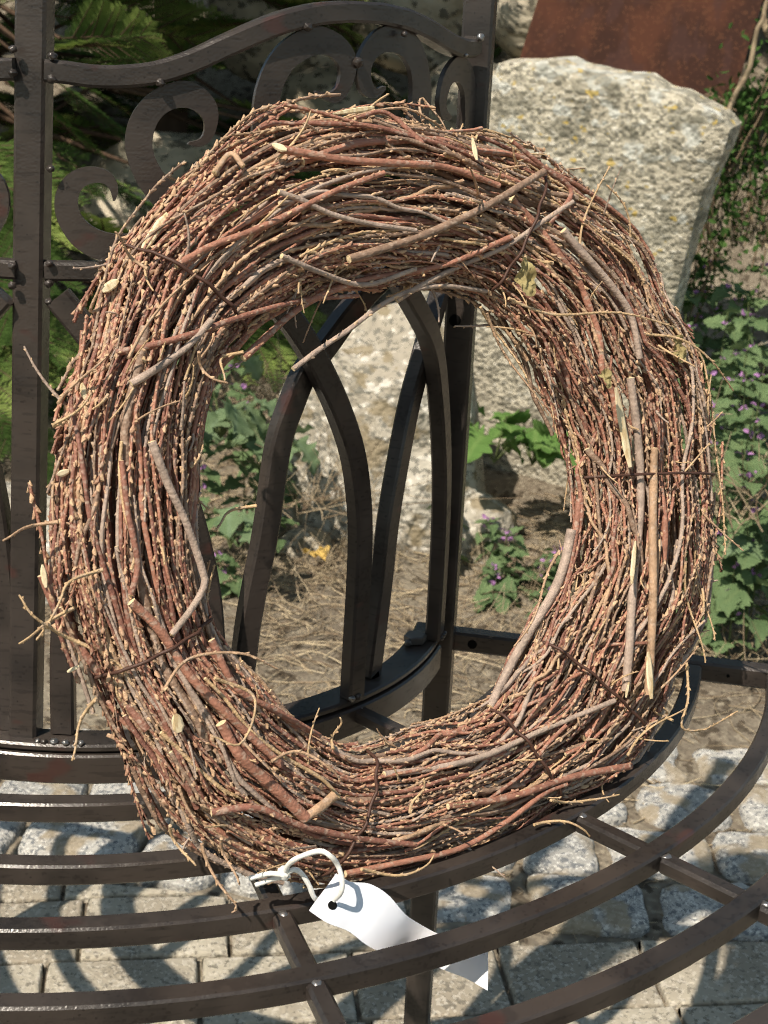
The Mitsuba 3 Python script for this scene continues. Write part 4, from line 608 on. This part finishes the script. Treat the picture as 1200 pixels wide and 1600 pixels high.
def section(phi, rho, dep):
    """point of the wreath: angle, across (-1 inner .. 1 outer), depth (-1 back .. 1 front)"""
    ro, ri = per(wo, phi), per(wi, phi); s = squeeze(phi)
    r = (ro + ri) / 2 + (ro - ri) / 2 * rho * .925
    return np.stack([r * np.cos(phi), r * np.sin(phi), DEPTH * dep * s], 1)
def make_twig(mb, q, r, tint, knob, rngk, cut0=True, cut1=True, k=6, spacing=.0023, ks=.70):
    """one twig with its buds into mb; q local points (N,3), r radii"""
    p = WL(q); v, f, e1, e2, t = tube(p, r, Wn, k)
    n = len(p); mb.add(v, f, (tint, 0))
    for end, on_ in ((0, cut0), (n - 1, cut1)):
        c = v[end * k:(end + 1) * k]; cc = np.vstack([c, c.mean(0) + t[end] * (.0004 if end else -.0004)])
        fan = np.array([[i, k, (i + 1) % k] if end == 0 else [i, (i + 1) % k, k] for i in range(k)])
        mb.add(cc, fan, (tint, 1.0 if on_ else 0))
    if knob <= 0: return
    L = np.r_[0, np.cumsum(np.linalg.norm(np.diff(p, axis=0), axis=1))]
    m = int(L[-1] / spacing)
    if m < 2: return
    s = (np.arange(m) + rngk.uniform(.2, .8, m)) * L[-1] / m
    I = lambda a: np.stack([np.interp(s, L, a[:, j]) for j in range(3)], 1)
    c, x, y, tt = I(p), nrm(I(e1)), nrm(I(e2)), nrm(I(t)); rr = np.interp(s, L, np.broadcast_to(r, (n,)))
    an = np.arange(m) * 2.4 + rngk.normal(0, .35, m)
    d = np.cos(an)[:, None] * x + np.sin(an)[:, None] * y; b = np.cross(tt, d)
    hgt = (rngk.uniform(.35, 1.45, m) ** 1.2 * knob * ks)[:, None]; wid = hgt * .85
    base = c + d * (rr * .82)[:, None]
    tip = base + d * hgt + tt * hgt * .9
    V6 = np.stack([base - tt * wid * 1.6, base + b * wid * .8, base + tt * wid * 1.4, base - b * wid * .8, tip + b * wid * .35, tip - b * wid * .35 + tt * wid * .2], 1)
    F6 = np.array([[0, 3, 5], [0, 5, 4], [0, 4, 1], [1, 4, 2], [2, 4, 5], [2, 5, 3]])[:, ::-1]
    V = V6.reshape(-1, 3); Fc = (F6[None] + (np.arange(m) * 6)[:, None, None]).reshape(-1, 3)
    uv = np.zeros((len(V), 2)); uv[:, 0] = tint; uv[:, 1] = np.repeat(rngk.uniform(.30, .55, m), 6)
    mb.add(V, Fc, uv)

rg = np.random.default_rng(5)
def random_twig(i, front):
    span = rg.uniform(.55, 1.75) if front else rg.uniform(.9, 2.2)
    phi0 = rg.uniform(-PI, PI)
    n = int(26 + span * 26)
    u = np.linspace(0, 1, n); phi = phi0 + span * u * (1 if rg.random() < .5 else -1)
    if front:
        a = rg.uniform(-1.0, 1.0) * 2.0           # angle round the section, 0 = front
        shell = rg.choice([.97, .84, .66], p=[.36, .34, .30])
    else:
        a = rg.uniform(-PI, PI); shell = math.sqrt(rg.random()) * .72
    rho0, dep0 = math.sin(a) * shell, math.cos(a) * shell
    drift = rg.normal(0, .19 if front else .2); cross = drift * (u - .5) * 2
    chord = rg.uniform(0, .20) * ((u - .5) ** 2 * 4) - .05
    wob = (.022 if front else .035) * np.sin(u * rg.uniform(4, 11) + rg.uniform(0, 6)) + .016 * np.sin(u * rg.uniform(14, 30) + rg.uniform(0, 6))
    rho = rho0 + cross + chord + wob
    # keep the twig in the bundle: fold the section coordinates back to the shell
    dep = dep0 + .04 * np.sin(u * rg.uniform(5, 14) + rg.uniform(0, 6))
    lim = np.sqrt(np.clip(1.04 - np.clip(rho, -1, 1) ** 2, .03, 1)); dep = np.clip(dep, -lim, lim) if not front else np.where(dep0 > 0, np.minimum(np.maximum(dep, lim * (shell - .16)), lim * shell + .05), dep)
    if rg.random() < .16:                           # a loose end springs out of the bundle
        e = rg.uniform(.08, .32) * np.clip((u - .82) / .18, 0, 1) ** 1.6
        rho = rho + e * (1 if rho0 > -.2 else -.6)
    kind = rg.random()
    if kind < .025: r0, knob, tint = rg.uniform(.0022, .0030), .0, rg.choice([.1, .2, .8, .85, .6])
    elif kind < .34: r0, knob, tint = rg.uniform(.0012, .0018), (.0011 if rg.random() < .7 else 0), rg.choice([.05, .15, .25, .35, .5, .65, .8, .85])
    else: r0, knob, tint = rg.uniform(.0008, .0013), rg.choice([.0013, .0016, .0020]), rg.choice([.02, .05, .1, .15, .2, .2, .3, .3, .35, .5, .5, .65, .65, .8, .97])
    rho = np.clip(rho, -1.06, 1.06 if r0 > .0015 else 1.26)
    r = r0 * np.linspace(1, rg.uniform(.45, .8), n) * (1 + .26 * (vnoise(np.c_[u * 40, np.full(n, i), np.zeros(n)]) - .5))
    q = section(phi, rho, dep)
    return q, r, tint, knob
for i in range(250):
    mb = MB(); q, r, tint, knob = random_twig(i, True)
    make_twig(mb, q, r, tint, knob, rg, True, r[-1] > .0012)
    part(wreath, 'twig', mb.mesh(), 'bark', smooth=True, uv=mb.uvs())
mb = MB()
for i in range(700):
    q, r, tint, knob = random_twig(1000 + i, i < 480)
    make_twig(mb, q, r, tint, knob if i < 480 else 0, rg, True, False, k=5)
core = mb
# traced single twigs
for pts, c, r0, r1, tint, kn in TWIGS:
    s = spline(pts, max(14, int(4 + 260 * np.linalg.norm(np.diff(pts, axis=0), axis=1).sum())))
    phi = np.arctan2(s[:, 1], s[:, 0]); rr = np.hypot(s[:, 0], s[:, 1]); ro, ri = per(wo, phi), per(wi, phi)
    rho = (rr - (ro + ri) / 2) / ((ro - ri) / 2)
    dep = DEPTH * np.sqrt(np.clip(1 - np.clip(rho, -1, 1) ** 2, .0, 1)) * squeeze(phi)
    dep = np.where(np.abs(rho) > 1, 0, dep); dep = .25 * dep + .75 * np.convolve(np.pad(dep, 6, 'edge'), np.ones(13) / 13, 'valid')
    z = np.maximum(dep + .0015, (c - .020) * np.clip(1.5 - np.abs(rho), .2, 1)) + r0 * .001 * .4
    # the traced outline was read at depth c; slide along the line of sight to the depth it really has
    eye = np.array([(_eye - Wo) @ Wh, (_eye - Wo) @ Wv, (_eye - Wo) @ Wn])
    p3 = np.c_[s, np.full(len(s), c)]; k_ = (z - c) / (eye[2] - c); p3 = p3 + (eye - p3) * k_[:, None]
    mb = MB(); n = len(s); rad = np.linspace(r0, r1, n) * .00068 * (1 + .14 * (vnoise(np.c_[np.arange(n) * .5, np.full(n, r0), np.zeros(n)]) - .5))
    make_twig(mb, p3, rad, tint, .0013 if kn else (.0005 if tint > .7 else 0), rg, True, True, k=8, spacing=.0036 if kn else .012)
    part(wreath, 'twig', mb.mesh(), 'bark', smooth=True, uv=mb.uvs())
# thin sprigs that stick out of the bundle, with side shoots
for pts, c in SPRIGS:
    n = max(12, int(6 + 300 * np.linalg.norm(np.diff(pts, axis=0), axis=1).sum()))
    s = spline(pts, n); q = np.c_[s, c + .004 * np.sin(np.linspace(0, 5, n) + len(pts))]
    m1 = MB(); make_twig(m1, q, np.linspace(.0010, .0005, n), .97 if rg.random() < .7 else .5, .0011, rg, False, False, k=5, spacing=.003)
    core.add(np.vstack(m1.v), np.vstack([f for f in m1.f]), m1.uvs())
# many short stubs and curls on the bundle's surface
for i in range(230):
    ph = rg.uniform(-PI, PI); a = rg.uniform(-1.9, 1.9); n = 9
    base = section(np.array([ph]), np.array([math.sin(a) * .98]), np.array([math.cos(a) * .98]))[0]
    radial_ = np.array([math.cos(ph), math.sin(ph), 0]) * math.sin(a) + np.array([0, 0, 1.]) * math.cos(a)
    tang = np.array([-math.sin(ph), math.cos(ph), 0]) * rg.choice([-1, 1]); L = rg.uniform(.008, .028)
    u = np.linspace(0, 1, n)[:, None]
    d = tang * rg.uniform(.4, 1) + radial_ * rg.uniform(.05, .6) + rg.normal(0, .25, 3)
    q = base + d * u * L + rg.normal(0, .35, 3) * L * u**2 * .6
    make_twig(core, q, np.linspace(.0008, .0004, n) * rg.uniform(.7, 1.4), rg.choice([.97, .97, .5, .8]), .0009, rg, False, False, k=5, spacing=.003)
part(wreath, 'inner_twigs', core.mesh(), 'bark', smooth=True, uv=core.uvs(), kind='stuff')
# wire bindings
for (o, i_) in WIRES:
    o, i_ = np.array(o), np.array(i_); ph_o, ph_i = math.atan2(o[1], o[0]), math.atan2(i_[1], i_[0])
    dphi = (ph_i - ph_o + PI) % (2 * PI) - PI; n = 64; a = np.linspace(0, 2 * PI, n)
    rho = np.cos(a); phi = ph_o + dphi * (1 - rho) / 2
    q = section(phi, rho * 1.0, np.sin(a) * 1.13 + .05)
    q[:, :2] *= 1 + .006 * np.sin(a * 9)[:, None]; q[:, 2] += .0012 * np.sin(a * 13)
    v, f, *_ = tube(WL(q), .00100, Wn, 6)
    part(wreath, 'binding_wire', trimesh.Trimesh(v, f, process=False), 'wire', smooth=True)
# split pale wood where thick twigs broke
for a, b, w in SPLITS:
    a, b = np.array(a), np.array(b); t = nrm(b - a); s = np.array([-t[1], t[0]]); n = 9
    u = np.linspace(0, 1, n); c = a + (b - a) * u[:, None]
    ext = .0145 if np.linalg.norm(b - a) > .015 and w < .0066 else .006
    prof = w / 2 * (1 if ext > .01 else .72) * np.minimum(1, .35 + 2.2 * np.minimum(u, 1.05 - u)) * (1 + .25 * (vnoise(np.c_[u * 7, np.full(n, a[0] * 900), u * 0]) - .5))
    rr = np.hypot(*c.T); phi = np.arctan2(c[:, 1], c[:, 0]); ro, ri = per(wo, phi), per(wi, phi)
    rho = np.clip((rr - (ro + ri) / 2) / ((ro - ri) / 2), -1, 1); z = DEPTH * np.sqrt(np.clip(1 - rho**2, .04, 1)) + ext
    eye = np.array([(_eye - Wo) @ Wh, (_eye - Wo) @ Wv, (_eye - Wo) @ Wn])
    rings = []
    for dx, dz in ((-1, .0008), (-.5, .0016), (.7, .0018), (1, .0010), (.4, -.003), (-.5, -.003)):
        p3 = np.c_[c + s * (prof * dx)[:, None], np.full(n, .045)]
        k_ = (z + dz - .045) / (eye[2] - .045); rings.append(p3 + (eye - p3) * k_[:, None])
    v = WL(np.stack(rings, 1).reshape(-1, 3)); f = grid_faces(n, 6)
    cap = np.array([[0, i + 1, i] for i in range(1, 5)]); f = np.vstack([f, cap, cap[:, ::-1] + (n - 1) * 6])
    m = trimesh.Trimesh(v, f, process=False)
    up_f = m.face_normals[np.isin(m.faces % 6, (1, 2)).all(1)] @ Wn
    if up_f.mean() < 0: m.invert()
    part(wreath, 'split_wood', m, 'pale_wood', smooth=25)
# a shrivelled leaf caught in the twigs, and flat dry leaves at the right edge
def crumpled(c, size, seed, nn):
    g = np.linspace(-1, 1, 15); A, B = np.meshgrid(g, g, indexing='ij'); P = np.stack([A, B, 0 * A], -1).reshape(-1, 3)
    r = np.hypot(P[:, 0], P[:, 1]); sc = np.where(r > 1e-6, np.maximum(np.abs(P[:, 0]), np.abs(P[:, 1])) / np.maximum(r, 1e-6), 1)
    P[:, :2] *= sc[:, None]; P[:, 0] *= .62
    d = vfbm(P * 2.1 + seed, 4) - .5; P[:, 2] = d * 1.5
    P[:, :2] += .35 * np.stack([vfbm(P * 2 + seed + 5, 3) - .5, vfbm(P * 2 + seed + 9, 3) - .5], 1)
    f = grid_faces(15, 15, False); return trimesh.Trimesh(WL(np.asarray(c) + P * size), f, process=False)
def w_at(px_local, z): return np.array([*px_local, z])
for (x, y, z, s, sd) in LEAVES:
    part(wreath, 'dried_leaf', crumpled((x, y, z), s, sd, 0), 'brown_leaf', smooth=True)

# ================================================================= PRICE TAG
tag = thing('paper_tag', 'blank white paper strip tied by a white cord to the bottom of the wreath', 'tag')
tg = np.array(TAG); top = spline(tg[:, 0], 40); bot = spline(tg[:, 1], 40)
w = np.linspace(0, 1, 12)[None, :, None]; S = top[:, None] * (1 - w) + bot[:, None] * w
nn = nrm(np.cross(np.gradient(S, axis=0), np.gradient(S, axis=1)))
wob = .0022 * (vfbm(S * [55, 55, 55], 3, 4) - .5)[..., None] + .0010 * np.sin(np.linspace(0, 14, 40))[:, None, None] * (1 - w)
S = S + nn * wob
th_ = .00022; V1 = S.reshape(-1, 3); V2 = (S + nn * th_).reshape(-1, 3); f = grid_faces(40, 12, False)
part(tag, 'paper', trimesh.Trimesh(np.vstack([V1, V2]), np.vstack([f, f[:, ::-1] + len(V1)]), process=False), 'paper', smooth=True)
for i, c in enumerate(CORD):
    p = spline(np.array(c), 40); p = p + [0, -.0012, .0012]
    r = .00135 * (1 + .05 * np.sin(np.arange(40) * .9)); v, f, e1, e2, t = tube(p, r, (.2, -.9, .4), 10)
    capf = np.array([[0, j, j + 1] for j in range(1, 9)]); f = np.vstack([f, capf, capf[:, ::-1] + 39 * 10])
    part(tag, 'cord', trimesh.Trimesh(v, f, process=False), 'cord', smooth=True)
kn = MB()
kc = np.array(CORD[0][0]) + [0, -.001, .002]
for i in range(3):
    a = np.linspace(0, 2 * PI, 20); ax = rg.normal(size=3); e = nrm(np.cross(ax, [0, 0, 1.])); g = np.cross(nrm(ax), e)
    p = kc + .0026 * (np.cos(a)[:, None] * e + np.sin(a)[:, None] * g); v, f, *_ = tube(p, .0013, ax, 8); kn.add(v, f)
part(tag, 'knot', kn.mesh(), 'cord', smooth=True)
hc = np.array(CORD[0][-1]); hn = nn[4, 5] * (1 if (nn[4, 5] @ (_eye - hc)) > 0 else -1)
hm = trimesh.creation.cylinder(radius=.0023, height=.0003, sections=18); hm.apply_transform(trimesh.geometry.align_vectors([0, 0, 1], hn))
hq = S.reshape(-1, 3)[np.argmin(np.linalg.norm(S.reshape(-1, 3) - hc, axis=1))]
hm.apply_translation(hq + hn * .0005); part(tag, 'punched_hole', hm, 'hole_dark', smooth=False)

# ================================================================= PLANTS
rp = np.random.default_rng(77)
def leaf_mesh(outline, fold=.25, droop=.25, ruff=.05, seed=0):
    """flat leaf in xy, from x=0 (stalk) to x=1; outline gives the half width at each x; folded along the midrib, drooping"""
    xs = np.linspace(0, 1, len(outline)); rows = []
    for s in (-1, -.5, 0, .5, 1):
        y = s * np.array(outline)
        z = fold * np.abs(y) - droop * xs**2 + ruff * np.sin(xs * 19 + s * 3 + seed) * abs(s)
        rows.append(np.stack([xs, y, z], 1))
    V_ = np.stack(rows, 1); v = V_.reshape(-1, 3); uv = np.stack([v[:, 0], v[:, 1]], 1)
    return trimesh.Trimesh(v, grid_faces(len(xs), 5, False), process=False), uv
serr = lambda base: [b * (1 + .13 * (-1) ** i) for i, b in enumerate(base)]
heart = serr([.10, .38, .47, .50, .50, .48, .45, .40, .35, .29, .23, .16, .09, .0])
lob = [.06, .16, .36, .44, .30, .26, .46, .56, .42, .33, .47, .52, .36, .24, .34, .30, .14, .0]
oval = [.05, .16, .24, .28, .28, .24, .15, .0]
def leaf_ply(outl, bsdf, **k):
    m, uv = leaf_mesh(outl, **k); return mikit.ply(m, bsdf, smooth=True, uv=uv)
NET = [leaf_ply(heart, 'nettle_leaf', seed=i, droop=.2 + .15 * i, fold=.15 + .1 * i) for i in range(3)]
LOB = [leaf_ply(lob, 'lobed_leaf', seed=i, droop=.15 + .15 * i, fold=.1 + .08 * i, ruff=.07) for i in range(3)]
BLU = [leaf_ply(lob, 'blue_leaf', seed=i, droop=.2 + .15 * i, fold=.12 + .08 * i, ruff=.07) for i in range(3)]
IVY = [leaf_ply(oval, 'ivy_leaf', seed=i, droop=.2, fold=.2) for i in range(2)]
petal_m, petal_uv = leaf_mesh([.15, .3, .36, .42, .3, .1], fold=.5, droop=.5)
PET = mikit.ply(petal_m, 'petal', smooth=True, uv=petal_uv)
def stem(parent, p, r, bsdf='green_stem'):
    p = np.asarray(p); v, f, *_ = tube(p, np.linspace(r, r * .5, len(p)), (.9, .3, .1), 5)
    part(parent, 'stem', trimesh.Trimesh(v, f, process=False), bsdf, smooth=True)
def nettle(x, y, h, label, group=None, leafs=NET, size=.040, tiers=5, flowers=True, lean=(0, 0)):
    k = thing('nettle_plant', label, 'plant', group)
    z0 = float(ground_h(np.array(x), np.array(y))) - .005
    u = np.linspace(0, 1, 9); lx = rp.normal(0, .018) + lean[0]; ly = rp.normal(0, .018) + lean[1]
    p = np.stack([x + lx * u**1.5 + .004 * np.sin(u * 5), y + ly * u**1.5, z0 + h * u], 1); stem(k, p, .0017)
    yaw = rp.uniform(0, 6)
    for t in range(tiers):
        s = .22 + .78 * (t + .5) / tiers; c = np.array([np.interp(s, u, p[:, j]) for j in range(3)])
        for e in range(4):
            a = yaw + t * PI / 4 + e * PI / 2 + rp.normal(0, .25)
            el = rp.uniform(-.5, .35) + .3 * (t == tiers - 1)
            d = np.array([math.cos(a) * math.cos(el), math.sin(a) * math.cos(el), math.sin(el)])
            sz = size * rp.uniform(.75, 1.25) * 1.05 * (1.0 - .3 * (t / tiers))
            st = c + d * sz * .25
            put(k, 'leaf', leafs[rp.integers(len(leafs))], M4(frame_from(d, roll=rp.normal(0, .3)), st, sz))
        if flowers and t >= tiers - 3:
            for e in range(3):
                a = rp.uniform(0, 6.28); d = np.array([math.cos(a), math.sin(a), .5])
                put(k, 'flower', PET, M4(frame_from(nrm(d), roll=rp.uniform(0, 6)), c + d * .005 + [0, 0, .006], .0085 * rp.uniform(.8, 1.2)))
    return k
def rosette(x, y, z, n, size, spread, label, leafs, up=.4, h=.05):
    k = thing('lobed_plant', label, 'plant')
    z = z if z is not None else float(ground_h(np.array(x), np.array(y)))
    for i in range(n):
        a = i * 2.4 + rp.normal(0, .3); rr = spread * math.sqrt((i + .6) / n); hh = h * rp.uniform(.3, 1.2)
        b = np.array([x + rr * math.cos(a), y + rr * .6 * math.sin(a), z + hh])
        d = np.array([math.cos(a) * .8, math.sin(a) * .8 - .35, rp.uniform(-.5, up)])
        stem(k, np.linspace([x, y, z - .02], b, 6) + np.array([0, 0, .01]) * np.sin(np.linspace(0, 3.1, 6))[:, None], .0012)
        put(k, 'leaf', leafs[rp.integers(3)], M4(frame_from(nrm(d), roll=rp.normal(0, .4)), b, size * rp.uniform(.7, 1.15)))
    return k
def gp(i): return PLANTS[i]
for (x, y, h, lab, size, tiers, fl) in NETTLES: nettle(x, y, h, lab, None, NET, size, tiers, fl)
for (x, y, z, n, size, sp, lab, kind) in ROSETTES: rosette(x, y, z, n, size, sp, lab, LOB if kind else BLU)

# dry brown brush and stalks
def brush(label, c, n, L, spread, r=.0011, up=.8, seed=1):
    rb_ = np.random.default_rng(seed); k = thing('dry_plant', label, 'plant'); m_ = MB()
    for i in range(n):
        a = rb_.uniform(0, 6.28); b = np.array(c) + [rb_.normal(0, spread), rb_.normal(0, spread), 0]
        d = np.array([math.cos(a) * rb_.uniform(.1, .9), math.sin(a) * rb_.uniform(.1, .9), rb_.uniform(.15, up)]); u = np.linspace(0, 1, 7)[:, None]
        p = b + d * u * L * rb_.uniform(.4, 1.1) + rb_.normal(0, .25, 3) * L * u**2
        v, f, *_ = tube(p, np.linspace(r, r * .4, 7), (.3, .9, .1), 4); m_.add(v, f, (rb_.uniform(.0, .8), 0))
        for j in range(3):
            s = p[rb_.integers(2, 6)]; q = s + (rb_.normal(0, .4, 3) + d * .3) * L * .22 * np.linspace(0, 1, 4)[:, None]
            v, f, *_ = tube(q, np.linspace(r * .6, r * .3, 4), (.3, .9, .1), 3); m_.add(v, f, (rb_.uniform(.2, 1), 0))
    part(k, 'stalks', m_.mesh(), 'straw', smooth=True, uv=m_.uvs(), kind='stuff')
for b in BRUSHES: brush(*b)
# fallen yellow leaf
fl = leaf_mesh(lob, fold=.4, droop=.4, ruff=.12)
k = whole('fallen_leaf', trimesh.Trimesh(fl[0].vertices * .045 @ frame_from(nrm(np.array([.5, -.5, .35]))).T + [-.165, 1.235, .030], fl[0].faces, process=False), 'yellow_leaf',
          'dead yellow leaf on the dry grass in front of the big boulder', 'leaf', smooth=True, uv=fl[1])
# ivy-like creeping shrub at the right edge: stems, leaves too small to pick apart
def creeper(label, pts, n, size, spread, seed, name='creeping_shrub'):
    rc = np.random.default_rng(seed); k = thing(name, label, 'shrub'); sm, lm = MB(), MB()
    base = spline(np.array(pts), 60); lv, luv = leaf_mesh(oval, .3, .3, .03)
    for j in range(9):
        o = rc.normal(0, spread * .55, 3); p = base + o * np.linspace(.3, 1, 60)[:, None] + .012 * np.sin(np.linspace(0, 9, 60) + j)[:, None]
        v, f, *_ = tube(p, .0018, (.3, .9, .1), 4); sm.add(v, f, (.1, 0))
    for i in range(n):
        c = base[rc.integers(60)] + rc.normal(0, spread, 3) * [1, .7, 1]; d = nrm(rc.normal(0, 1, 3) + [0, -.5, .3])
        lm.add(lv.vertices * size * rc.uniform(.6, 1.2) @ frame_from(d, roll=rc.uniform(0, 6)).T + c, lv.faces, luv)
    part(k, 'stem', sm.mesh(), 'straw', smooth=True, uv=sm.uvs())
    part(k, 'foliage', lm.mesh(), 'ivy_leaf', smooth=True, uv=lm.uvs(), kind='stuff')
for c in CREEPERS: creeper(*c)
for (lab, pts, r0, r1) in BRANCHES:
    v, f, *_ = tube(spline(np.array(pts), 50) + .007 * (np.stack([vnoise(np.c_[np.arange(50) * .35, np.full(50, k_), np.zeros(50)]) for k_ in (1., 5., 9.)], 1) - .5), np.linspace(r0, r1, 50), (.2, .9, .1), 8)
    whole('dead_branch', trimesh.Trimesh(v, f, process=False), 'straw', lab, 'branch', smooth=True, uv=np.full((len(v), 2), .35))

# conifers: boughs of flat needle sprays
def bough_mesh(seed, L=.34, side=8):
    rc = np.random.default_rng(seed); nd, st = MB(), MB()
    def row(p0, d, up, L_, w):
        n = max(6, int(L_ / .0070)); s = np.linspace(.04, 1, n)
        sidev = nrm(np.cross(up, d))
        for sg_ in (-1, 1):
            c = p0 + d * (s * L_)[:, None] + up * (-.10 * L_ * s**2)[:, None]
            ln = w * (1 - .45 * s**3) * rc.uniform(.8, 1.1, n)
            dirn = nrm(sidev * sg_ * .83 + d * .55 + up * rc.normal(.12, .10, n)[:, None])
            tip = c + dirn * ln[:, None]; q = nrm(np.cross(dirn, up)) * .0021
            V_ = np.stack([c - q, c + q, c + dirn * (ln * .6)[:, None] + q * 1.1, tip, c + dirn * (ln * .6)[:, None] - q * 1.1], 1).reshape(-1, 3)
            F_ = (np.array([[0, 1, 2], [0, 2, 4], [4, 2, 3]])[None] + (np.arange(n) * 5)[:, None, None]).reshape(-1, 3)
            nd.add(V_, F_, np.stack([np.repeat(s, 5), np.zeros(n * 5)], 1))
        v, f, *_ = tube(p0 + d * (np.linspace(0, 1, 6) * L_)[:, None] + up * (-.10 * L_ * np.linspace(0, 1, 6)**2)[:, None], np.linspace(.0022, .0008, 6), up, 4); st.add(v, f)
    X_, Z_ = np.array([1., 0, 0]), np.array([0, 0, 1.])
    row(np.zeros(3), X_, Z_, L, .038)
    for i in range(side):
        s = .12 + .75 * i / side
        for sg_ in (-1, 1):
            a = sg_ * rc.uniform(.6, .85); d = np.array([math.cos(a), math.sin(a), rc.normal(0, .06)])
            row(np.array([L * s, 0, -.10 * L * s * s]), nrm(d), Z_, L * (.62 - .45 * s) * rc.uniform(.85, 1.1), .035)
    return nd, st
BOUGHS = []
for sd in range(4):
    nd, st = bough_mesh(sd + 3)
    BOUGHS.append((mikit.ply(nd.mesh(), 'needle', smooth=False, uv=nd.uvs()), mikit.ply(st.mesh(), 'trunk', smooth=True)))
def conifer(label, base, h, crown_r, z0, n, seed, scale=1.0, extra=()):
    rc = np.random.default_rng(seed); k = thing('conifer_tree', label, 'tree'); base = np.array(base, float)
    zt = np.linspace(0, h, 30); v, f, *_ = tube(np.stack([base[0] + .02 * np.sin(zt * 2), base[1] + 0 * zt, base[2] + zt], 1), np.linspace(.055, .008, 30), (1, 0, 0), 10)
    part(k, 'trunk', trimesh.Trimesh(v, f, process=False), 'trunk', smooth=True)
    for i in range(n):
        z = z0 + (h - z0) * (1 - math.sqrt(1 - rc.random() * .98)) * 1.0; R_ = crown_r * (1 - (z / h) ** 1.4) + .06
        a = rc.uniform(0, 6.28); s = rc.uniform(.35, 1.0)
        d = np.array([math.cos(a), math.sin(a), rc.uniform(-.35, .1)]); c = base + [0, 0, z] + d * (R_ * s - .10)
        if s > .8:
            v, f, *_ = tube(np.linspace(base + [0, 0, z + .08], c, 6), np.linspace(.009, .003, 6), (0, 0, 1), 5); part(k, 'limb', trimesh.Trimesh(v, f, process=False), 'trunk', smooth=True)
        b = BOUGHS[rc.integers(4)]; M = M4(frame_from(nrm(d + rc.normal(0, .18, 3)), roll=rc.normal(0, .35)), c, scale * rc.uniform(.75, 1.2))
        put(k, 'bough', b[0], M); put(k, 'twig', b[1], M)
    for c, d, s in extra:
        b = BOUGHS[rc.integers(4)]; M = M4(frame_from(nrm(np.array(d, float)), roll=rc.normal(0, .25)), np.array(c), s)
        put(k, 'bough', b[0], M); put(k, 'twig', b[1], M)
        v, f, *_ = tube(np.linspace(base + [0, 0, min(h * .9, c[2] - base[2] + .1)], c, 6), np.linspace(.008, .003, 6), (0, 0, 1), 5); part(k, 'limb', trimesh.Trimesh(v, f, process=False), 'trunk', smooth=True)
for c in CONIFERS: conifer(*c)
